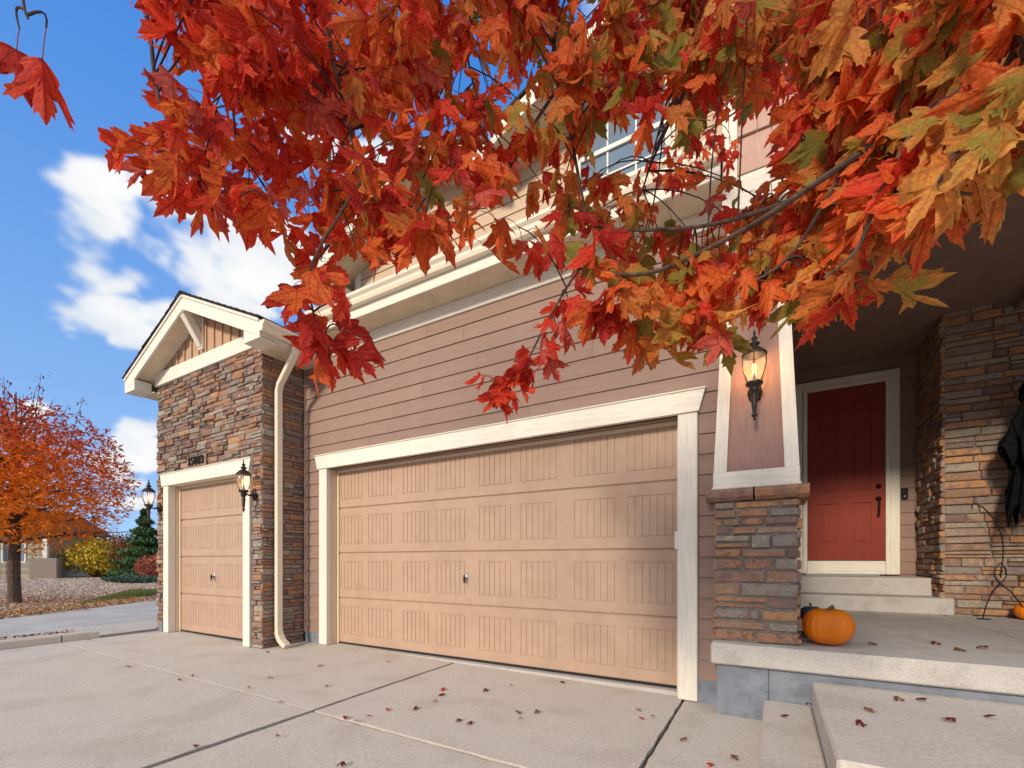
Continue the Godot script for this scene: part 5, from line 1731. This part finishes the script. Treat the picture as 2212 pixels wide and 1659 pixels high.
func build_ash() -> void:
	var at := Vector3(-17.45, 0, 0.52)
	var t := thing("ash_tree", "round headed orange and red ash tree in the gravel bed", "tree", at)
	var s := mk()
	tube(s, smooth_line([Vector3(0, -0.1, 0), Vector3(0.0, 0.1, 0), Vector3(0.02, 0.9, 0.02), Vector3(0.04, 1.8, 0), Vector3(0.0, 3.2, 0), Vector3(0.1, 4.6, 0), Vector3(0.1, 5.6, 0)], 3), [0.19, 0.16, 0.14, 0.135, 0.13, 0.125, 0.125, 0.12, 0.115, 0.11, 0.10, 0.09, 0.09, 0.07, 0.05, 0.04, 0.03, 0.02, 0.01], 10)
	part(t, "trunk", s, mats.bark)
	var ends := []
	for k in 38:
		var a := k * 2.399
		var y0: float = lerpf(1.5, 4.4, k / 38.0)
		var up: float = lerpf(0.35, 1.5, k / 38.0)
		var r: float = lerpf(2.5, 0.8, pow(k / 38.0, 1.4)) * rng.randf_range(0.75, 1.1)
		var e := Vector3(cos(a) * r, y0 + up * rng.randf_range(0.7, 1.1), sin(a) * r)
		var line := smooth_line([Vector3(0.02, y0, 0), Vector3(cos(a) * r * 0.4, y0 + up * 0.55, sin(a) * r * 0.4), e], 4)
		s = mk()
		var rr := []
		for i in line.size():
			rr.append(lerpf(0.045, 0.008, float(i) / (line.size() - 1)))
			if i > 2: ends.append(line[i])
		tube(s, line, rr, 5)
		part(t, "limb", s, mats.bark)
	var sp := []
	var cl := []
	var cn := noise(91, 0.9, 3)
	var n := 0
	while sp.size() < 18500 and n < 90000:
		n += 1
		var u := Vector3(rng.randfn(), rng.randfn(), rng.randfn()).normalized() * pow(rng.randf(), 0.38)
		var p := Vector3(0.05, 3.35, 0) + u * Vector3(2.45, 2.1, 2.45)
		if p.y > 4.4 and rng.randf() < (p.y - 4.4) * 0.75: continue
		if p.y < 1.75 and rng.randf() < 0.5: continue
		if cn.get_noise_3dv(p * 1.4) < -0.22: continue
		# a spray of leaflets
		var d := Vector3(u.x, rng.randf_range(-0.6, 0.5), u.z).normalized()
		for k in 3:
			var b := Basis.looking_at(d, Vector3.UP) * Basis.from_euler(Vector3(-PI / 2 + rng.randfn(0, 0.5), rng.randfn(0, 1.0), rng.randfn(0, 0.5)))
			var sc: float = rng.randf_range(0.12, 0.19)
			sp.append(Transform3D(b.scaled_local(Vector3(sc * 1.15, sc, sc)), p + d * 0.05 * k))
			var w := clampf(u.length() * 1.1 - 0.55 + (p.y - 2.9) * 0.36 + rng.randfn(0, 0.22), 0.0, 1.0)
			var c := Color(0.90, 0.33, 0.03).lerp(Color(0.78, 0.145, 0.055), w)
			if w > 0.8: c = c.lerp(Color(0.30, 0.05, 0.05), (w - 0.8) * 3.0)
			cl.append(c * rng.randf_range(0.75, 1.2))
	# thin leaders that stand above the head
	for k in 16:
		var a := k * 2.4
		var b0 := Vector3(cos(a) * rng.randf_range(0.2, 1.3), 4.7, sin(a) * rng.randf_range(0.2, 1.3))
		var b1 := b0 + Vector3(cos(a) * 0.25, rng.randf_range(0.7, 1.35), sin(a) * 0.25)
		s = mk()
		tube(s, [b0 - Vector3(0, 0.5, 0), b0, b1], [0.012, 0.009, 0.004], 4)
		part(t, "leader", s, mats.bark)
		for q in 26:
			var p := b0.lerp(b1, rng.randf()) + Vector3(rng.randfn(0, 0.07), 0, rng.randfn(0, 0.07))
			sp.append(Transform3D(Basis.from_euler(Vector3(rng.randfn(PI, 0.7), rng.randf() * TAU, 0)).scaled_local(v3(0.11)), p))
			cl.append(Color(0.20, 0.035, 0.035) * rng.randf_range(0.7, 1.3))
	scatter(t, "foliage", lens_leaf(), tinted(0.6, 0.75), sp, cl)

func bush(called: String, label: String, cat: String, at: Vector3, r: Vector3, n: int, leaf: float, cols: Array, stems := 7, group := "", shape := 0) -> void:
	var t := thing(called, label, cat, at, group)
	var s := mk()
	for k in stems:
		var a := TAU * k / stems + rng.randf()
		var e := Vector3(cos(a) * r.x * 0.6, r.y * rng.randf_range(1.2, 1.7), sin(a) * r.z * 0.6)
		tube(s, smooth_line([Vector3(cos(a) * 0.08, -0.05, sin(a) * 0.08), e * Vector3(0.4, 0.5, 0.4), e], 3), [0.05, 0.045, 0.04, 0.03, 0.02, 0.015, 0.01], 5)
	part(t, "stems", s, mats.bark)
	var cn := noise(int(at.x * 10) + 7, 1.3 / r.y, 3)
	var sp := []
	var cl := []
	var guard := 0
	while sp.size() < n and guard < n * 6:
		guard += 1
		var u := Vector3(rng.randfn(), rng.randfn(), rng.randfn()).normalized() * pow(rng.randf(), 0.4)
		var p := Vector3(u.x * r.x, r.y * 1.05 + u.y * r.y, u.z * r.z)
		if shape == 1:   # conifer
			var y: float = pow(rng.randf(), 1.4)
			var rad: float = (1.02 - y) * (0.75 + 0.35 * sin(y * 40.0)) * pow(rng.randf(), 0.35)
			var a := rng.randf() * TAU
			p = Vector3(cos(a) * rad * r.x, 0.15 + y * r.y * 2.0, sin(a) * rad * r.z)
		elif cn.get_noise_3dv(p) < -0.18: continue
		sp.append(Transform3D(Basis.from_euler(Vector3(rng.randfn(0.3, 0.9), rng.randf() * TAU, rng.randfn(0, 0.7))).scaled_local(Vector3(leaf * 1.6, leaf, leaf)), p))
		var c: Color = cols[rng.randi() % cols.size()]
		cl.append(c * rng.randf_range(0.75, 1.25))
	scatter(t, "foliage", lens_leaf(), tinted(0.7, 0.6), sp, cl)

func on_ground(px: float, py: float) -> Vector3:
	var d := 980.0 * EYE.y / (py - 1211.0)
	var p := spot(px, py, d)
	p.y = 0.0
	return p

func build_planting() -> void:
	build_ash()
	bush("yellow_shrub", "bright yellow shrub beyond the gravel bed", "shrub", on_ground(205, 1247), Vector3(2.3, 1.25, 1.8), 2600, 0.24, [Color(0.62, 0.42, 0.03), Color(0.55, 0.36, 0.03), Color(0.66, 0.50, 0.06), Color(0.40, 0.33, 0.05)])
	bush("evergreen_tree", "dark green evergreen behind the left wall lantern", "tree", on_ground(312, 1248), Vector3(1.9, 2.15, 1.9), 6000, 0.26, [Color(0.06, 0.12, 0.04), Color(0.09, 0.15, 0.05), Color(0.07, 0.13, 0.06)], 1, "", 1)
	bush("evergreen_tree", "dark green evergreen half hidden by the stone corner", "tree", on_ground(372, 1247), Vector3(2.0, 1.9, 2.0), 3000, 0.26, [Color(0.03, 0.075, 0.03), Color(0.05, 0.10, 0.035)], 1, "", 1)
	bush("copper_shrub", "rusty red shrub in front of the dark evergreen", "shrub", on_ground(288, 1247) + Vector3(0, 0.5, 0.6), Vector3(1.2, 1.25, 1.0), 1100, 0.17, [Color(0.30, 0.07, 0.04), Color(0.22, 0.10, 0.04), Color(0.12, 0.10, 0.04)])
	bush("red_shrub", "low pinkish red shrub beside the stone corner", "shrub", on_ground(325, 1252), Vector3(1.0, 0.72, 0.8), 900, 0.16, [Color(0.42, 0.10, 0.08), Color(0.34, 0.11, 0.07)])
	bush("juniper", "low blue green juniper mat on the gravel", "shrub", on_ground(283, 1259), Vector3(2.1, 0.16, 1.0), 2200, 0.15, [Color(0.06, 0.10, 0.075), Color(0.08, 0.125, 0.09)])
	for q in [[150, 1244, 0.7, "pale tan feather grass left of the yellow shrub"], [248, 1245, 0.75, "rust tan feather grass right of the yellow shrub"], [182, 1243, 0.6, "tan feather grass under the yellow shrub"], [272, 1243, 0.7, "tan feather grass beside the dark evergreen"]]:
		var t := thing("ornamental_grass", q[3], "grass clump", on_ground(q[0], q[1]), "ornamental grass clumps")
		var sp := []
		var cl := []
		for i in 900:
			var a := rng.randf() * TAU
			var r: float = rng.randf() * 1.1
			sp.append(Transform3D((Basis(Vector3.UP, a) * Basis(Vector3.RIGHT, rng.randf_range(0.0, 0.5))).scaled_local(Vector3(0.10, rng.randf_range(0.5, 1.1) * q[2] * 1.5, 0.2)), Vector3(cos(a) * r, 0, sin(a) * r)))
			cl.append(Color(0.42, 0.27, 0.11).lerp(Color(0.34, 0.28, 0.10), rng.randf()) * rng.randf_range(0.7, 1.2))
		var bl := mk()
		tri(bl, Vector3(-0.3, 0, 0), Vector3(0.0, 1, 0.3), Vector3(0.3, 0, 0))
		scatter(t, "blades", fin(bl), tinted(0.85, 0.5), sp, cl)
	for q in [[140, 1232, 3.4, 2.4, "far olive tree behind the yellow shrub", Color(0.20, 0.17, 0.05)], [235, 1231, 3.8, 2.0, "far rusty tree behind the evergreen", Color(0.30, 0.12, 0.05)], [60, 1232, 4.0, 2.2, "far brown tree left behind the ash", Color(0.24, 0.14, 0.05)], [-60, 1232, 4.0, 2.4, "far orange tree behind the neighbouring house", Color(0.33, 0.13, 0.04)], [360, 1231, 5.0, 2.2, "far green tree hidden by the garage", Color(0.10, 0.11, 0.04)]]:
		bush("distant_tree", q[4], "tree", on_ground(q[0], q[1]), Vector3(q[2], q[3], q[2]), 1500, 0.5, [q[5], q[5] * 0.7, q[5] * 1.3], 5, "trees far behind")
	# neighbouring house, mostly behind the ash
	var e := on_ground(128, 1249)
	var nb := thing("neighbouring_house", "distant beige house behind the ash tree", "house", e)
	nb.rotation.y = deg_to_rad(52)
	var beige := matt(lin(0.42, 0.37, 0.29), 0.8)
	var sb := matt(lin(0.30, 0.27, 0.22), 0.8)
	bx(nb, "wall", Vector3(-11, -0.1, -6), Vector3(-0.6, 3.0, 0), beige, 0.02)
	for k in 14:
		bx(nb, "siding_board", Vector3(-10.9, 0.1 + k * 0.2, 0.001), Vector3(-0.7, 0.29 + k * 0.2, 0.02), beige if k % 2 == 0 else sb, 0.004)
	bx(nb, "stone_pier", Vector3(-1.2, -0.1, 0.021), Vector3(0.2, 1.3, 0.7), mats.stone[5], 0.05)
	bx(nb, "stone_pier", Vector3(-5.6, -0.1, 0.021), Vector3(-4.4, 1.3, 0.7), mats.stone[5], 0.05)
	for px in [-0.5, -2.8, -5.0, -7.0]:
		bx(nb, "porch_post", Vector3(px - 0.12, 0.0 if px != -0.5 and px != -5.0 else 1.301, 0.25), Vector3(px + 0.12, 2.9, 0.49), mats.trim_v, 0.02)
	for px in [-2.2, -4.0, -7.8]:
		var wn := Node3D.new()
		wn.name = "window"
		nb.add_child(wn, true)
		bx(wn, "frame", Vector3(px - 0.6, 1.0, 0.022), Vector3(px + 0.6, 2.3, 0.06), mats.white_plastic, 0.01)
		bx(wn, "pane", Vector3(px - 0.5, 1.1, 0.061), Vector3(px + 0.5, 2.2, 0.07), mats.pane, 0)
	var s := mk()
	prism(s, PackedVector2Array([Vector2(-12, 2.95), Vector2(0.6, 2.95), Vector2(-1.5, 4.6), Vector2(-10, 4.6)]), -6.5, 1.0)
	part(nb, "roof", s, mats.roof[1])

# ------------------------------------------------------------------ fallen leaves
func fallen(p: Vector3, size: float, m: int, label: String, group: String) -> void:
	var o := put(self, numbered("fallen_leaf"), leaf_shapes[[3, 5, 1, 6][rng.randi() % 4]], leaf_mats[m], Transform3D((Basis(Vector3.UP, rng.randf() * TAU) * Basis(Vector3.RIGHT, PI / 2 + rng.randf_range(-0.12, 0.12)) * Basis(Vector3.UP, rng.randf_range(-0.2, 0.2))).scaled_local(Vector3(size, size, -size)), p + Vector3(0, 0.022, 0)))
	o.set_meta("label", label)
	o.set_meta("category", "leaf")
	o.set_meta("group", group)

func drive_label(p: Vector3) -> String:
	if p.z < 2.07:
		if p.x < -4.6: return "small curled red leaf on the driveway before the single garage"
		if p.x < -3.1: return "small curled red leaf on the slab left of the long dark joint"
		return "small curled red leaf on the slab before the wide garage door"
	if p.x < -3.1: return "small curled red leaf on the near left driveway slab"
	return "small curled red leaf on the near middle driveway slab"

func build_fallen() -> void:
	var drive := []
	for q in [[125, 1358], [160, 1457], [475, 1338], [455, 1570], [605, 1560], [745, 1468], [748, 1497], [710, 1530], [955, 1473], [1080, 1452], [1340, 1436], [360, 1607], [240, 1612], [310, 1632], [835, 1624], [890, 1632], [1112, 1583], [1215, 1576], [1140, 1617], [1738, 1573], [1812, 1605], [1735, 1610]]:
		drive.append(Vector2((740 + q[0] / 2.0236) / 1.1573, (1000 + q[1] / 2.0236) / 1.1573))
	for q in [[413, 203], [580, 322], [885, 360], [820, 380], [1150, 412], [1225, 255], [1245, 368], [1480, 317], [1510, 405], [1290, 478]]:
		drive.append(Vector2((q[0] / 1.8433) / 1.1573, (1500 + q[1] / 1.8433) / 1.1573))
	for i in 6:
		drive.append(Vector2(rng.randf_range(300, 1600), rng.randf_range(1575, 1655)))
	for q in drive:
		var d: float = 980.0 * (EYE.y + 0.02) / (q.y - 1211.0)
		var p := spot(q.x, q.y, d)
		p.y = lay(p.x, p.z)
		fallen(p, rng.randf_range(0.035, 0.06), choose({1: 0.35, 8: 0.5, 9: 0.15}), drive_label(p), "leaves fallen on the driveway")
	for q in [[775, 1285], [1065, 1280], [1170, 1308], [1310, 1302]]:
		var p := gyr((1740 + q[0] / 1.8037) / 1.1573, (900 + q[1] / 1.8037) / 1.1573)
		fallen(Vector3(p.x, 0.521, p.z), 0.07, choose({8: 0.6, 9: 0.4}), "dry red maple leaf lying on the porch floor", "leaves fallen on the porch")
	for q in [[760, 1585], [900, 1530], [975, 1500], [1075, 1510], [1040, 1540], [1160, 1630], [1350, 1620], [730, 1640]]:
		var d: float = 980.0 * (EYE.y - 0.301) / ((900 + q[1] / 1.8037) / 1.1573 - 1211.0)
		var p := spot((1740 + q[0] / 1.8037) / 1.1573, (900 + q[1] / 1.8037) / 1.1573, d)
		if p.z > 0.6:
			fallen(Vector3(p.x, 0.301, p.z), 0.06, choose({8: 0.6, 9: 0.4}), ("dry brownish maple leaf on the upper garden step close to the porch" if p.z < 1.0 else "dry brownish maple leaf on the outer half of the upper garden step"), "leaves fallen on the garden steps")
	for q in [[500, 1550], [415, 1615]]:
		var d: float = 980.0 * (EYE.y - 0.126) / ((900 + q[1] / 1.8037) / 1.1573 - 1211.0)
		var p := spot((1740 + q[0] / 1.8037) / 1.1573, (900 + q[1] / 1.8037) / 1.1573, d)
		fallen(Vector3(p.x, 0.127, p.z), 0.055, 8, "dark red maple leaf lying on the lower garden step", "leaves fallen on the lower step")

# ------------------------------------------------------------------ scene
func _ready() -> void:
	rng.seed = 20241
	var cam := Camera3D.new()
	cam.name = "camera"
	cam.projection = Camera3D.PROJECTION_FRUSTUM
	cam.near = 0.05
	cam.far = 400.0
	cam.size = 0.05 * 1659.0 / 980.0
	cam.frustum_offset = Vector2(0, 0.05 * (1211.0 - 829.5) / 980.0)
	cam.position = EYE
	cam.rotation_degrees = Vector3(0, 30, 0)
	add_child(cam)
	cam.current = true
	var env := Environment.new()
	env.background_mode = Environment.BG_SKY
	env.sky = Sky.new()
	env.sky.sky_material = make_sky()
	env.tonemap_mode = Environment.TONE_MAPPER_LINEAR
	env.tonemap_exposure = 1.6
	env.sdfgi_enabled = true
	env.ssao_enabled = true
	env.ssil_enabled = true
	var we := WorldEnvironment.new()
	we.name = "world_environment"
	we.environment = env
	add_child(we)
	var sun := DirectionalLight3D.new()
	sun.name = "sun"
	sun.light_energy = 0.72
	sun.light_color = Color(1.0, 0.94, 0.85)
	sun.light_angular_distance = 8.0
	sun.shadow_enabled = true
	add_child(sun)
	sun.look_at_from_position(Vector3.ZERO, Vector3(0.05, -0.37, -0.92))

	make_materials()
	make_stone_kinds()
	make_leaves()
	build_ground()
	build_wing()
	build_house()
	build_porch()
	var f := 0.965
	lantern(Vector3(-8.33, 2.10, f), "left wall lantern on the stone wing, against the sky", 0.015)
	lantern(Vector3(-5.77, 2.12, f), "wall lantern right of the single garage door", 0.015)
	lantern(Vector3(-0.125, 2.55, 0.43), "wall lantern on the white framed porch column", 0.045)
	build_decor()
	build_planting()
	build_maple()
	build_fallen()
